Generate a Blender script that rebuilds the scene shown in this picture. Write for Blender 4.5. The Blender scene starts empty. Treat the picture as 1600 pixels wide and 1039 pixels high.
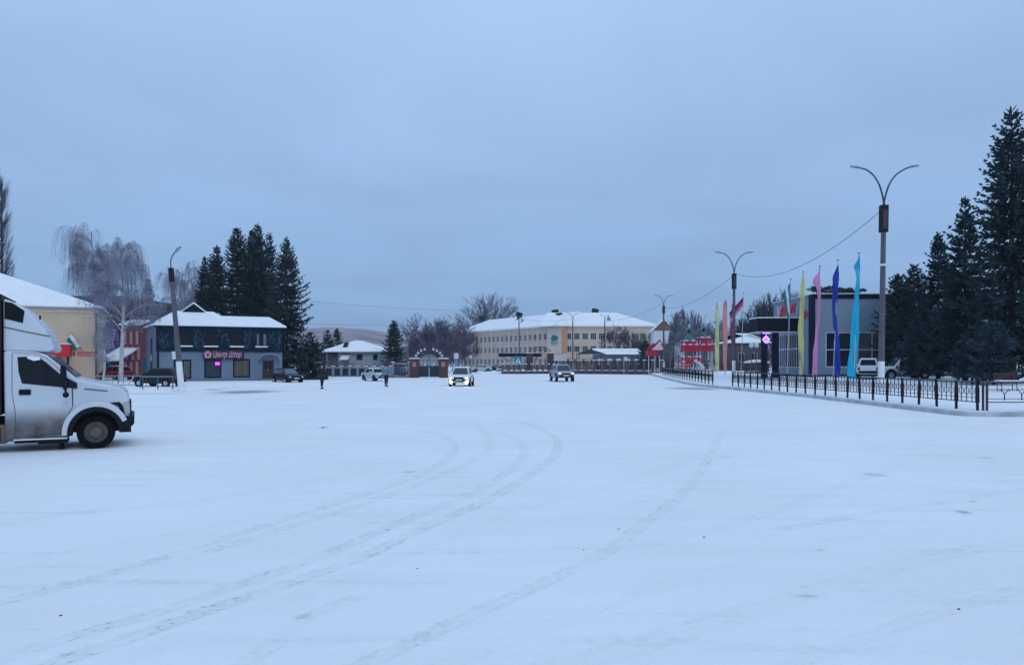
import bpy, bmesh, math, random
import numpy as np
from mathutils import Vector, Matrix
R = math.radians
SC = bpy.context.scene
COL = SC.collection

# ------------------------------------------------------------------ camera / sky / sun / exposure
CAMH, H0, F = 1.9, 565.0, 1155.0           # eye height (m), horizon row and focal length in photo pixels (1600 wide)
cam = bpy.data.cameras.new('camera'); camo = bpy.data.objects.new('camera', cam); COL.objects.link(camo)
camo.location = (0, 0, CAMH); camo.rotation_euler = (R(90), 0, 0)
cam.sensor_width = 36; cam.lens = F/1600*36; cam.shift_y = (H0-518.75)/1600
cam.clip_start = .1; cam.clip_end = 8000
SC.camera = camo
SC.view_settings.view_transform = 'Standard'; SC.view_settings.look = 'None'
SC.view_settings.exposure = 0.17; SC.view_settings.gamma = 1

W = bpy.data.worlds.new('World'); SC.world = W; W.use_nodes = True
nt = W.node_tree; nt.nodes.clear()
def wn(t): return nt.nodes.new(t)
out = wn('ShaderNodeOutputWorld')
sky = wn('ShaderNodeTexSky'); sky.sky_type = 'NISHITA'; sky.sun_disc = False
sky.sun_elevation = R(16); sky.sun_rotation = R(150)
bgs = wn('ShaderNodeBackground'); bgs.inputs[1].default_value = .06
nt.links.new(sky.outputs[0], bgs.inputs[0])
tc = wn('ShaderNodeTexCoord'); sep = wn('ShaderNodeSeparateXYZ'); nt.links.new(tc.outputs['Generated'], sep.inputs[0])
ramp = wn('ShaderNodeValToRGB'); nt.links.new(sep.outputs[2], ramp.inputs[0])
els = ramp.color_ramp.elements
for pos, c in ((0, (.208, .37, .635)), (.06, (.252, .425, .70)), (.16, (.35, .532, .79)), (.38, (.425, .612, .86)), (1, (.60, .79, 1.08))):
    e = els[0] if pos == 0 else (els[1] if pos == 1 else els.new(pos))
    e.position = pos; e.color = (*c, 1)
# cloud deck seen in perspective: direction / (elevation + .12)
add = wn('ShaderNodeMath'); add.operation = 'ADD'; nt.links.new(sep.outputs[2], add.inputs[0]); add.inputs[1].default_value = .13
dv = []
for k in range(2):
    m = wn('ShaderNodeMath'); m.operation = 'DIVIDE'; nt.links.new(sep.outputs[k], m.inputs[0]); nt.links.new(add.outputs[0], m.inputs[1]); dv.append(m)
cb = wn('ShaderNodeCombineXYZ'); nt.links.new(dv[0].outputs[0], cb.inputs[0]); nt.links.new(dv[1].outputs[0], cb.inputs[1])
nz = wn('ShaderNodeTexNoise'); nz.inputs['Scale'].default_value = .85; nz.inputs['Detail'].default_value = 5; nz.inputs['Roughness'].default_value = .5
nz.inputs['Distortion'].default_value = .4
nt.links.new(cb.outputs[0], nz.inputs['Vector'])
mr = wn('ShaderNodeMapRange'); mr.inputs[1].default_value = .3; mr.inputs[2].default_value = .7; mr.inputs[3].default_value = .90; mr.inputs[4].default_value = 1.09
nt.links.new(nz.outputs[0], mr.inputs[0])
vm = wn('ShaderNodeVectorMath'); vm.operation = 'SCALE'; nt.links.new(ramp.outputs[0], vm.inputs[0]); nt.links.new(mr.outputs[0], vm.inputs['Scale'])
bgc = wn('ShaderNodeBackground'); bgc.inputs[1].default_value = 1.0; nt.links.new(vm.outputs[0], bgc.inputs[0])
mx = wn('ShaderNodeMixShader'); mx.inputs[0].default_value = .93
nt.links.new(bgs.outputs[0], mx.inputs[1]); nt.links.new(bgc.outputs[0], mx.inputs[2]); nt.links.new(mx.outputs[0], out.inputs[0])

sun = bpy.data.lights.new('sun', 'SUN'); sun.energy = .5; sun.angle = R(20); sun.color = (1, .94, .86)
suno = bpy.data.objects.new('sun', sun); COL.objects.link(suno); suno.rotation_euler = (R(58), 0, R(30)); suno.location = (0, 0, 60)

# ------------------------------------------------------------------ helpers
def DG(py, z=0): return F*(CAMH-z)/(py-H0)                  # depth of a ground point seen on photo row py
def PX(px, d): return (px-800)/F*d
def PZ(py, d): return CAMH+(H0-py)/F*d
def tag(o, label=None, cat=None, group=None, kind=None):
    if label: o['label'] = label
    if cat: o['category'] = cat
    if group: o['group'] = group
    if kind: o['kind'] = kind
    return o
def thing(name, label, cat, loc=(0, 0, 0), rz=0, group=None, rot=None):
    o = bpy.data.objects.new(name, None); COL.objects.link(o); o.empty_display_size = .3
    o.location = loc; o.rotation_euler = rot if rot else (0, 0, rz)
    return tag(o, label, cat, group)
def copy_tree(o, parent=None):
    c = o.copy(); COL.objects.link(c); c.parent = parent
    for ch in o.children: copy_tree(ch, c)
    return c
def link_mesh(name, me, mat, parent=None, smooth=False):
    o = bpy.data.objects.new(name, me); COL.objects.link(o)
    if mat is not None and len(me.materials) == 0: me.materials.append(mat)
    if parent is not None: o.parent = parent
    if smooth: me.polygons.foreach_set('use_smooth', [True]*len(me.polygons))
    return o
def np_mesh(name, V, faces_n, idx):
    """V (n,3); faces all with faces_n corners; idx flat"""
    me = bpy.data.meshes.new(name)
    V = np.asarray(V, dtype=np.float32); idx = np.asarray(idx, dtype=np.int32).ravel()
    nf = len(idx)//faces_n
    me.vertices.add(len(V)); me.vertices.foreach_set('co', V.ravel())
    me.loops.add(len(idx)); me.loops.foreach_set('vertex_index', idx)
    me.polygons.add(nf); me.polygons.foreach_set('loop_start', np.arange(nf, dtype=np.int32)*faces_n)
    me.update(calc_edges=True); me.validate()
    return me

class MB:
    def __init__(s): s.v = []; s.f = []
    def add(s, vs, fs):
        o = len(s.v); s.v += [tuple(v) for v in vs]; s.f += [tuple(i+o for i in f) for f in fs]; return s
    def box(s, x0, x1, y0, y1, z0, z1):
        return s.add([(x0,y0,z0),(x1,y0,z0),(x1,y1,z0),(x0,y1,z0),(x0,y0,z1),(x1,y0,z1),(x1,y1,z1),(x0,y1,z1)],
                     [(3,2,1,0),(4,5,6,7),(0,1,5,4),(1,2,6,5),(2,3,7,6),(3,0,4,7)])
    def bar(s, p, q, w, h=None, n=4):
        """square bar or tube (n sides) from p to q"""
        return s.tube([p, q], [w/2, (h or w)/2], n) if n > 4 else s.tube([p, q], [w*.707, (h or w)*.707], 4, rot=math.pi/4)
    def tube(s, pts, rad, n=8, rot=0, cap=True):
        pts = [Vector(p) for p in pts]
        if not hasattr(rad, '__len__'): rad = [rad]*len(pts)
        base = len(s.v); up = None
        for i, p in enumerate(pts):
            t = (pts[min(i+1, len(pts)-1)]-pts[max(i-1, 0)]).normalized()
            if up is None: up = Vector((0,0,1)) if abs(t.z) < .9 else Vector((1,0,0))
            a = (up - t*up.dot(t)).normalized(); up = a; b = t.cross(a)
            for k in range(n):
                g = 2*math.pi*k/n+rot
                s.v.append(tuple(p+(a*math.cos(g)+b*math.sin(g))*rad[i]))
        for i in range(len(pts)-1):
            for k in range(n):
                k2 = (k+1) % n; o = base+i*n
                s.f.append((o+k, o+k2, o+n+k2, o+n+k))
        if cap:
            s.f.append(tuple(base+k for k in reversed(range(n)))); e = base+(len(pts)-1)*n
            s.f.append(tuple(e+k for k in range(n)))
        return s
    def prism(s, poly, y0, y1):
        """poly of (x,z), extruded along y"""
        n = len(poly); 
        ar = sum(poly[i][0]*poly[(i+1) % n][1]-poly[(i+1) % n][0]*poly[i][1] for i in range(n))
        if ar < 0: poly = poly[::-1]
        vs = [(x, y0, z) for x, z in poly]+[(x, y1, z) for x, z in poly]
        fs = [tuple(range(n)), tuple(range(2*n-1, n-1, -1))]
        for i in range(n):
            j = (i+1) % n; fs.append((j, i, n+i, n+j))
        return s.add(vs, fs)
    def disc(s, c, r, y0, y1, n=20):          # cylinder with axis along y
        return s.prism([(c[0]+r*math.cos(2*math.pi*k/n), c[1]+r*math.sin(2*math.pi*k/n)) for k in range(n)], y0, y1)
    def lathe(s, prof, c=(0,0,0), n=14):      # profile (r,z) about z
        base = len(s.v)
        for r, z in prof:
            for k in range(n):
                g = 2*math.pi*k/n; s.v.append((c[0]+r*math.cos(g), c[1]+r*math.sin(g), c[2]+z))
        for i in range(len(prof)-1):
            for k in range(n):
                k2 = (k+1) % n; o = base+i*n
                s.f.append((o+k, o+k2, o+n+k2, o+n+k))
        s.f.append(tuple(base+k for k in reversed(range(n)))); e = base+(len(prof)-1)*n
        s.f.append(tuple(e+k for k in range(n)))
        return s
    def sphere(s, c, r, n=10, sq=(1,1,1)):
        prof = [(max(.02, math.sin(math.pi*i/n))*r, -math.cos(math.pi*i/n)*r) for i in range(n+1)]
        o = len(s.v); s.lathe(prof, (0,0,0), n+2)
        for i in range(o, len(s.v)):
            v = s.v[i]; s.v[i] = (c[0]+v[0]*sq[0], c[1]+v[1]*sq[1], c[2]+v[2]*sq[2])
        return s
    def build(s, name, mat, parent=None, bevel=0, smooth=False, seg=2):
        me = bpy.data.meshes.new(name); me.from_pydata(s.v, [], s.f); me.update()
        o = link_mesh(name, me, mat, parent, smooth)
        if bevel:
            m = o.modifiers.new('bevel', 'BEVEL'); m.width = bevel; m.segments = seg; m.limit_method = 'ANGLE'; m.angle_limit = R(35)
        return o

# ------------------------------------------------------------------ materials
MATS = {}
def mat(name, col, rough=.7, var=.12, scale=3., bump=0., metal=0., emit=None, estr=0, dirt=None, spec=.4, coat=0):
    if name in MATS: return MATS[name]
    m = bpy.data.materials.new(name); m.use_nodes = True; t = m.node_tree; b = t.nodes['Principled BSDF']
    b.inputs['Roughness'].default_value = rough; b.inputs['Metallic'].default_value = metal
    b.inputs['Specular IOR Level'].default_value = spec
    if coat: b.inputs['Coat Weight'].default_value = coat; b.inputs['Coat Roughness'].default_value = .08
    co = t.nodes.new('ShaderNodeTexCoord')
    n = t.nodes.new('ShaderNodeTexNoise'); n.inputs['Scale'].default_value = scale; n.inputs['Detail'].default_value = 6
    t.links.new(co.outputs['Object'], n.inputs['Vector'])
    mp = t.nodes.new('ShaderNodeMapRange'); mp.inputs[1].default_value = .25; mp.inputs[2].default_value = .75
    mp.inputs[3].default_value = 1-var; mp.inputs[4].default_value = 1+var
    t.links.new(n.outputs[0], mp.inputs[0])
    v = t.nodes.new('ShaderNodeVectorMath'); v.operation = 'SCALE'; v.inputs[0].default_value = col[:3]
    t.links.new(mp.outputs[0], v.inputs['Scale'])
    colout = v.outputs[0]
    if dirt:                                   # (z0, z1, colour, strength): road dirt thrown up on the lower part
        sp = t.nodes.new('ShaderNodeSeparateXYZ'); t.links.new(co.outputs['Object'], sp.inputs[0])
        zr = t.nodes.new('ShaderNodeMapRange'); zr.inputs[1].default_value = dirt[1]; zr.inputs[2].default_value = dirt[0]
        zr.interpolation_type = 'SMOOTHSTEP'
        t.links.new(sp.outputs[2], zr.inputs[0])
        n2 = t.nodes.new('ShaderNodeTexNoise'); n2.inputs['Scale'].default_value = 2.5; n2.inputs['Detail'].default_value = 8
        t.links.new(co.outputs['Object'], n2.inputs['Vector'])
        n2r = t.nodes.new('ShaderNodeMapRange'); n2r.inputs[1].default_value = .3; n2r.inputs[2].default_value = .65; n2r.inputs[3].default_value = .72
        t.links.new(n2.outputs[0], n2r.inputs[0])
        mu = t.nodes.new('ShaderNodeMath'); mu.operation = 'MULTIPLY'; t.links.new(zr.outputs[0], mu.inputs[0]); t.links.new(n2r.outputs[0], mu.inputs[1])
        mu2 = t.nodes.new('ShaderNodeMath'); mu2.operation = 'MULTIPLY'; t.links.new(mu.outputs[0], mu2.inputs[0]); mu2.inputs[1].default_value = dirt[3]
        mi = t.nodes.new('ShaderNodeMix'); mi.data_type = 'RGBA'
        t.links.new(mu2.outputs[0], mi.inputs[0]); t.links.new(colout, mi.inputs[6]); mi.inputs[7].default_value = (*dirt[2], 1)
        colout = mi.outputs[2]
    t.links.new(colout, b.inputs['Base Color'])
    if bump:
        bp = t.nodes.new('ShaderNodeBump'); bp.inputs['Strength'].default_value = bump; bp.inputs['Distance'].default_value = .03
        n3 = t.nodes.new('ShaderNodeTexNoise'); n3.inputs['Scale'].default_value = scale*6; n3.inputs['Detail'].default_value = 6
        t.links.new(co.outputs['Object'], n3.inputs['Vector']); t.links.new(n3.outputs[0], bp.inputs['Height']); t.links.new(bp.outputs[0], b.inputs['Normal'])
    if emit:
        b.inputs['Emission Color'].default_value = (*emit, 1); b.inputs['Emission Strength'].default_value = estr
    MATS[name] = m
    return m
def frosted(name, col, frost, amount=.5, scale=.7, up=.35, rough=.85):
    """dark bark or needles with frost or snow lying on upward faces, clumped by noise"""
    if name in MATS: return MATS[name]
    m = bpy.data.materials.new(name); m.use_nodes = True; t = m.node_tree; b = t.nodes['Principled BSDF']
    b.inputs['Roughness'].default_value = rough; b.inputs['Specular IOR Level'].default_value = .15
    co = t.nodes.new('ShaderNodeTexCoord'); n = t.nodes.new('ShaderNodeTexNoise'); n.inputs['Scale'].default_value = scale; n.inputs['Detail'].default_value = 5
    t.links.new(co.outputs['Object'], n.inputs['Vector'])
    ge = t.nodes.new('ShaderNodeNewGeometry'); sp = t.nodes.new('ShaderNodeSeparateXYZ'); t.links.new(ge.outputs['Normal'], sp.inputs[0])
    ab = t.nodes.new('ShaderNodeMath'); ab.operation = 'ABSOLUTE'; t.links.new(sp.outputs[2], ab.inputs[0])
    r1 = t.nodes.new('ShaderNodeMapRange'); r1.inputs[1].default_value = up; r1.inputs[2].default_value = 1; t.links.new(ab.outputs[0], r1.inputs[0])
    r2 = t.nodes.new('ShaderNodeMapRange'); r2.inputs[1].default_value = .42; r2.inputs[2].default_value = .68; t.links.new(n.outputs[0], r2.inputs[0])
    mu = t.nodes.new('ShaderNodeMath'); mu.operation = 'MULTIPLY'; t.links.new(r1.outputs[0], mu.inputs[0]); t.links.new(r2.outputs[0], mu.inputs[1])
    m2 = t.nodes.new('ShaderNodeMath'); m2.operation = 'MULTIPLY'; t.links.new(mu.outputs[0], m2.inputs[0]); m2.inputs[1].default_value = amount; m2.use_clamp = True
    n2 = t.nodes.new('ShaderNodeTexNoise'); n2.inputs['Scale'].default_value = scale*2.5; t.links.new(co.outputs['Object'], n2.inputs['Vector'])
    mp = t.nodes.new('ShaderNodeMapRange'); mp.inputs[1].default_value = .3; mp.inputs[2].default_value = .7; mp.inputs[3].default_value = .6; mp.inputs[4].default_value = 1.5
    t.links.new(n2.outputs[0], mp.inputs[0])
    v = t.nodes.new('ShaderNodeVectorMath'); v.operation = 'SCALE'; v.inputs[0].default_value = col; t.links.new(mp.outputs[0], v.inputs['Scale'])
    mi = t.nodes.new('ShaderNodeMix'); mi.data_type = 'RGBA'; t.links.new(m2.outputs[0], mi.inputs[0]); t.links.new(v.outputs[0], mi.inputs[6]); mi.inputs[7].default_value = (*frost, 1)
    t.links.new(mi.outputs[2], b.inputs['Base Color'])
    MATS[name] = m; return m
def striped(name, c1, c2, scale, axis='X', rough=.6, sharp=.1):
    if name in MATS: return MATS[name]
    m = bpy.data.materials.new(name); m.use_nodes = True; t = m.node_tree; b = t.nodes['Principled BSDF']; b.inputs['Roughness'].default_value = rough
    co = t.nodes.new('ShaderNodeTexCoord'); w = t.nodes.new('ShaderNodeTexWave'); w.bands_direction = axis
    w.inputs['Scale'].default_value = scale; w.inputs['Distortion'].default_value = 1.2; w.inputs['Detail'].default_value = 2; w.inputs['Detail Scale'].default_value = .6
    t.links.new(co.outputs['Object'], w.inputs['Vector'])
    rp = t.nodes.new('ShaderNodeValToRGB'); rp.color_ramp.elements[0].color = (*c1, 1); rp.color_ramp.elements[1].color = (*c2, 1)
    rp.color_ramp.elements[0].position = .5-sharp*4; rp.color_ramp.elements[1].position = .5+sharp*4
    t.links.new(w.outputs[0], rp.inputs[0]); t.links.new(rp.outputs[0], b.inputs['Base Color'])
    MATS[name] = m; return m
def brickmat(name, c1, c2, mortar, scale=4., rough=.85):
    if name in MATS: return MATS[name]
    m = bpy.data.materials.new(name); m.use_nodes = True; t = m.node_tree; b = t.nodes['Principled BSDF']; b.inputs['Roughness'].default_value = rough
    co = t.nodes.new('ShaderNodeTexCoord'); mp = t.nodes.new('ShaderNodeMapping'); mp.inputs['Rotation'].default_value = (R(90), 0, 0)
    br = t.nodes.new('ShaderNodeTexBrick'); br.inputs['Scale'].default_value = scale
    br.inputs['Color1'].default_value = (*c1, 1); br.inputs['Color2'].default_value = (*c2, 1); br.inputs['Mortar'].default_value = (*mortar, 1)
    t.links.new(co.outputs['Object'], mp.inputs[0]); t.links.new(mp.outputs[0], br.inputs['Vector']); t.links.new(br.outputs[0], b.inputs['Base Color'])
    MATS[name] = m; return m

SNOWC = (.80, .835, .875)
snow = mat('snow', SNOWC, .75, .04, .8, .25, spec=.2)
glass = mat('dark_glass', (.006, .009, .016), .07, .2, .8, spec=.22)
glassb = mat('blue_glass', (.022, .036, .055), .09, .35, .6, spec=.3)
black = mat('black_plastic', (.005, .006, .009), .6, .2, 6, spec=.15)
rubber = mat('tyre_rubber', (.007, .007, .009), .9, .3, 12, .3, spec=.1)
steel = mat('grey_steel', (.10, .10, .105), .5, .2, 5, metal=.3)
chrome = mat('bright_metal', (.55, .57, .6), .25, .1, 5, metal=.8)
white = mat('white_paint', (.72, .76, .80), .32, .04, 2, coat=.3)
concrete = mat('concrete', (.19, .165, .155), .9, .25, 3, .4)
whitewash = mat('whitewash', (.72, .74, .76), .9, .12, 4, .3)
darkfence = mat('dark_fence_paint', (.010, .010, .020), .6, .25, 8, spec=.15)
brickdark = brickmat('maroon_brick', (.075, .032, .035), (.055, .025, .03), (.10, .085, .085), 5)

# ------------------------------------------------------------------ ground
def smooth(t): t = np.clip(t, 0, 1); return t*t*(3-2*t)
def zplat(x): return .15+.5*float(smooth((x-18)/12.))
def catmull(P, n=14):
    P = [np.array(p) for p in P]; P = [2*P[0]-P[1]]+P+[2*P[-1]-P[-2]]; o = []
    for i in range(1, len(P)-2):
        for k in range(n):
            t = k/n
            o.append(.5*((2*P[i])+(P[i+1]-P[i-1])*t+(2*P[i-1]-5*P[i]+4*P[i+1]-P[i+2])*t*t+(3*P[i]-P[i-1]-3*P[i+1]+P[i+2])*t**3))
    o.append(P[-2]); return np.array(o)
TRACKS = [  # (row of photo points, strength, half width)
 ([(-60,953),(0,939),(150,900),(300,855),(430,815),(560,775),(647,746),(690,722),(708,706),(710,695),(702,686),(677,675),(620,668)], .75, .13),
 ([(300,868),(440,825),(572,785),(655,756),(722,727),(758,708),(766,694),(755,672),(728,658),(690,654)], .55, .13),
 ([(0,1025),(125,987),(240,955),(345,920),(450,885),(565,840),(660,800),(710,782),(772,750),(805,727),(820,707),(815,695),(800,683),(780,677),(745,669)], .7, .13),
 ([(-20,1066),(70,1036),(205,992),(325,950),(440,912),(560,870),(650,828),(735,792),(772,775),(822,745),(847,727),(865,712),(872,695),(865,681),(842,669),(812,659),(780,653)], .85, .14),
 ([(480,1075),(580,1030),(700,975),(800,930),(840,912),(890,889),(950,858),(1000,820),(1050,783),(1090,740),(1118,692),(1130,670)], .6, .13),
 ([(1220,825),(1350,802),(1450,787),(1580,767),(1700,752)], .5, .12),
 ([(1000,850),(1150,815),(1280,770),(1360,742),(1420,722)], .28, .15),
 ([(-40,826),(100,802),(300,782),(450,757),(560,740)], .3, .18),
 ([(860,1045),(1000,1005),(1150,960),(1360,893),(1500,860),(1650,835)], .25, .2),
 ([(300,1080),(420,1010),(480,962),(560,930)], .35, .12),
 ([(820,790),(930,762),(1020,735),(1090,712)], .25, .2),
 ([(480,668),(580,660),(700,650),(830,640),(1000,634)], .2, .25),
 ([(-30,880),(160,850),(330,822),(520,780),(640,742)], .22, .12),
 ([(120,1060),(300,985),(470,925),(640,862),(790,800),(900,752)], .2, .15),
 ([(640,1060),(830,985),(1000,925),(1160,880),(1330,838)], .2, .14),
 ([(1180,1060),(1330,1000),(1480,950),(1640,905)], .3, .12),
 ([(1010,760),(1120,735),(1260,712),(1420,690),(1640,672)], .2, .15),
 ([(900,690),(990,676),(1090,664),(1230,655)], .2, .15),
 ([(260,705),(400,700),(560,690),(680,680)], .16, .2),
 ([(880,636),(960,628),(1040,618),(1100,612)], .25, .2),
]
def make_ground():
    rows = np.concatenate([[2.5, 3.2], 3.8*np.exp(np.linspace(0, math.log(62/3.8), 760)), 62*np.exp(np.linspace(.02, math.log(1350/62.), 90))])
    cols = np.concatenate([np.linspace(-2.2, -.82, 24)[:-1], np.linspace(-.82, .82, 640), np.linspace(.82, 2.2, 24)[1:]])
    nr, nc = len(rows), len(cols)
    Y = np.repeat(rows, nc); X = (rows[:, None]*cols[None, :]).ravel()
    tr = np.zeros(nr*nc, np.float32)
    for pts, st, hw in TRACKS:
        G = catmull([(PX(px, DG(py)), DG(py)) for px, py in pts])
        dmin = np.full(nr*nc, 9., np.float32)
        for a, b in zip(G[:-1], G[1:]):
            lo = np.minimum(a, b)-.5; hi = np.maximum(a, b)+.5
            r0, r1 = np.searchsorted(rows, [lo[1], hi[1]])
            if r1 <= r0: continue
            sl = slice(r0*nc, r1*nc); x = X[sl]; y = Y[sl]
            m = np.nonzero((x > lo[0]) & (x < hi[0]))[0]
            if not len(m): continue
            x = x[m]; y = y[m]; ab = b-a; L = max(ab.dot(ab), 1e-9)
            t = np.clip(((x-a[0])*ab[0]+(y-a[1])*ab[1])/L, 0, 1)
            d = np.hypot(x-a[0]-t*ab[0], y-a[1]-t*ab[1])
            dmin[sl][m] = np.minimum(dmin[sl][m], d)
            dd = dmin[sl]; dd[m] = np.minimum(dd[m], d)
        e = dmin/(hw*.66); tr = np.maximum(tr, st*(.55*np.exp(-e**4)+.5*np.exp(-((e-.85)/.28)**2)))
    bare = np.zeros(nr*nc, np.float32)
    for px, py, wx, wy, st in ((385,611.5,44,2.6,1.0),(1085,606.5,36,2.0,.9),(1505,800,10,2.6,.7),(1520,783,5,1.3,.5),(1367,741,16,3,.4),(505,667.5,6,1,.8),(318,608.5,30,.8,.6),
                               (240,614.5,60,.7,.5),(1280,858,9,1.5,.3),(640,737,10,1.5,.4),(470,962,12,2,.4),(1260,930,22,3,.3),(1540,715,12,2,.3),(1135,712,10,1,.3)):
        d0 = DG(py); sx = wx/F*d0; sy = d0-DG(py+wy); x0 = PX(px, d0)
        q = ((X-x0)/sx)**2+((Y-d0)/max(sy, .05))**2
        bare = np.maximum(bare, st*np.exp(-q**1.5))
    Zc = -.012*tr + .012*np.sin(X*.7+1.3*np.sin(Y*.31))*np.cos(Y*.23)
    V = np.stack([X, Y, Zc], 1)
    i = np.arange(nr-1)[:, None]*nc+np.arange(nc-1)[None, :]
    idx = np.stack([i, i+1, i+1+nc, i+nc], -1).reshape(-1, 4)
    me = np_mesh('snow_ground', V, 4, idx)
    for nm, arr in (('track', tr), ('bare', bare)):
        a = me.attributes.new(nm, 'FLOAT', 'POINT'); a.data.foreach_set('value', arr.astype(np.float32))
    m = bpy.data.materials.new('trodden_snow'); m.use_nodes = True; t = m.node_tree; b = t.nodes['Principled BSDF']
    b.inputs['Roughness'].default_value = .7; b.inputs['Specular IOR Level'].default_value = .2
    co = t.nodes.new('ShaderNodeTexCoord')
    def noise(s, det=6, mapscale=None, rot=0):
        n = t.nodes.new('ShaderNodeTexNoise'); n.inputs['Scale'].default_value = s; n.inputs['Detail'].default_value = det
        if mapscale:
            mm = t.nodes.new('ShaderNodeMapping'); mm.inputs['Scale'].default_value = mapscale; mm.inputs['Rotation'].default_value = (0, 0, rot)
            t.links.new(co.outputs['Object'], mm.inputs[0]); t.links.new(mm.outputs[0], n.inputs[0])
        else: t.links.new(co.outputs['Object'], n.inputs[0])
        return n
    def rng(src, a, bb, c, d):
        r = t.nodes.new('ShaderNodeMapRange'); r.inputs[1].default_value = a; r.inputs[2].default_value = bb; r.inputs[3].default_value = c; r.inputs[4].default_value = d
        t.links.new(src, r.inputs[0]); return r.outputs[0]
    def math_(op, x, y):
        q = t.nodes.new('ShaderNodeMath'); q.operation = op
        for k, s in enumerate((x, y)):
            if isinstance(s, (int, float)): q.inputs[k].default_value = s
            else: t.links.new(s, q.inputs[k])
        return q.outputs[0]
    at = t.nodes.new('ShaderNodeAttribute'); at.attribute_name = 'track'
    ab = t.nodes.new('ShaderNodeAttribute'); ab.attribute_name = 'bare'
    n1 = noise(.25); n2 = noise(9, 8); n3 = noise(1.2, 8, (.35, 1.6, 1), R(-18)); n4 = noise(38, 4); n5 = noise(2.3, 5)
    base = math_('MULTIPLY', rng(n1.outputs[0], .3, .7, .955, 1.03), rng(n3.outputs[0], .3, .7, .975, 1.02))
    base = math_('MULTIPLY', base, rng(n4.outputs[0], .3, .7, .985, 1.01))
    v = t.nodes.new('ShaderNodeVectorMath'); v.operation = 'SCALE'; v.inputs[0].default_value = SNOWC; t.links.new(base, v.inputs['Scale'])
    tk = math_('MULTIPLY', at.outputs['Fac'], math_('MULTIPLY', rng(n2.outputs[0], .35, .62, .2, 1), rng(n5.outputs[0], .35, .6, .25, 1)))
    tk = math_('MULTIPLY', math_('MULTIPLY', tk, rng(n4.outputs[0], .36, .6, .45, 1)), .74)
    mi0 = t.nodes.new('ShaderNodeMix'); mi0.data_type = 'RGBA'; t.links.new(tk, mi0.inputs[0]); t.links.new(v.outputs[0], mi0.inputs[6]); mi0.inputs[7].default_value = (.37, .44, .455, 1)
    n6 = noise(16, 8); fk = math_('MULTIPLY', math_('MULTIPLY', at.outputs['Fac'], rng(n6.outputs[0], .56, .66, 0, .85)), rng(n5.outputs[0], .42, .6, .1, 1))
    mi = t.nodes.new('ShaderNodeMix'); mi.data_type = 'RGBA'; t.links.new(fk, mi.inputs[0]); t.links.new(mi0.outputs[2], mi.inputs[6]); mi.inputs[7].default_value = (.20, .25, .26, 1)
    # thin scrapes through the snow, scattered streaks
    ns = noise(1.6, 9, (.22, 1.9, 1), R(-20)); sc = rng(ns.outputs[0], .57, .74, 0, .42)
    mi1 = t.nodes.new('ShaderNodeMix'); mi1.data_type = 'RGBA'; t.links.new(math_('MULTIPLY', sc, rng(n2.outputs[0], .4, .6, .2, 1)), mi1.inputs[0]); t.links.new(mi.outputs[2], mi1.inputs[6]); mi1.inputs[7].default_value = (.45, .50, .52, 1)
    # scattered dark flecks of grit
    vo = t.nodes.new('ShaderNodeTexVoronoi'); vo.inputs['Scale'].default_value = 1.1; t.links.new(co.outputs['Object'], vo.inputs['Vector'])
    fl_ = math_('MULTIPLY', rng(vo.outputs['Distance'], .035, .012, 0, .75), rng(n5.outputs[0], .5, .58, 0, 1))
    mi1b = t.nodes.new('ShaderNodeMix'); mi1b.data_type = 'RGBA'; t.links.new(fl_, mi1b.inputs[0]); t.links.new(mi1.outputs[2], mi1b.inputs[6]); mi1b.inputs[7].default_value = (.10, .11, .12, 1)
    mi1 = mi1b
    mi2 = t.nodes.new('ShaderNodeMix'); mi2.data_type = 'RGBA'
    t.links.new(math_('MULTIPLY', ab.outputs['Fac'], rng(n2.outputs[0], .3, .6, .45, 1)), mi2.inputs[0]); t.links.new(mi1.outputs[2], mi2.inputs[6]); mi2.inputs[7].default_value = (.13, .145, .16, 1)
    t.links.new(mi2.outputs[2], b.inputs['Base Color'])
    bp = t.nodes.new('ShaderNodeBump'); bp.inputs['Strength'].default_value = .5; bp.inputs['Distance'].default_value = .03
    hh = math_('ADD', math_('MULTIPLY', n2.outputs[0], .7), math_('MULTIPLY', n4.outputs[0], .3)); t.links.new(hh, bp.inputs['Height']); t.links.new(bp.outputs[0], b.inputs['Normal'])
    o = link_mesh('snow_ground', me, m, None, True); tag(o, kind='structure')
make_ground()
g = MB().box(-3000, 3000, -400, 3000, -.5, -.06).build('terrain', snow); tag(g, kind='structure')

# raised snow-covered square on the right, with its kerb
def xleft(y):
    pts = [(25.75,17.1),(25.85,16.5),(26.1,16.15),(26.6,15.95),(30,16.0),(40,15.95),(53,15.3),(58,14.7),(64,15.1),(100,19.4),(116,21.5),(300,40)]
    for (a, xa), (b, xb) in zip(pts[:-1], pts[1:]):
        if y <= b: return xa+(xb-xa)*(y-a)/(b-a)
    return pts[-1][1]
ys = [25.75,25.85,25.95,26.1,26.3,26.6,27,28]+[30+2*i for i in range(15)]+[60+5*i for i in range(25)]
V = []; NC = 40
for y in ys:
    xl = xleft(y)
    for k in range(NC):
        x = xl+(150-xl)*(k/(NC-1))**2.2
        V.append((x, y, zplat(x)+.025*math.sin(x*1.1+y*.7)*math.sin(y*.9)*min(1, k/4)))
idx = [(r*NC+k, r*NC+k+1, (r+1)*NC+k+1, (r+1)*NC+k) for r in range(len(ys)-1) for k in range(NC-1)]
tag(link_mesh('square_snow', np_mesh('square_snow', V, 4, idx), snow, None, True), kind='structure')
kp = [(60,25.74),(30,25.74)]+[(xleft(y), y) for y in ys]
kb = MB(); KN = []
for i in range(len(kp)):
    p_, q_ = Vector(kp[max(0, i-1)]), Vector(kp[min(len(kp)-1, i+1)]); d = (q_-p_).normalized(); KN.append(Vector((-d.y, d.x))*.14)
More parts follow.
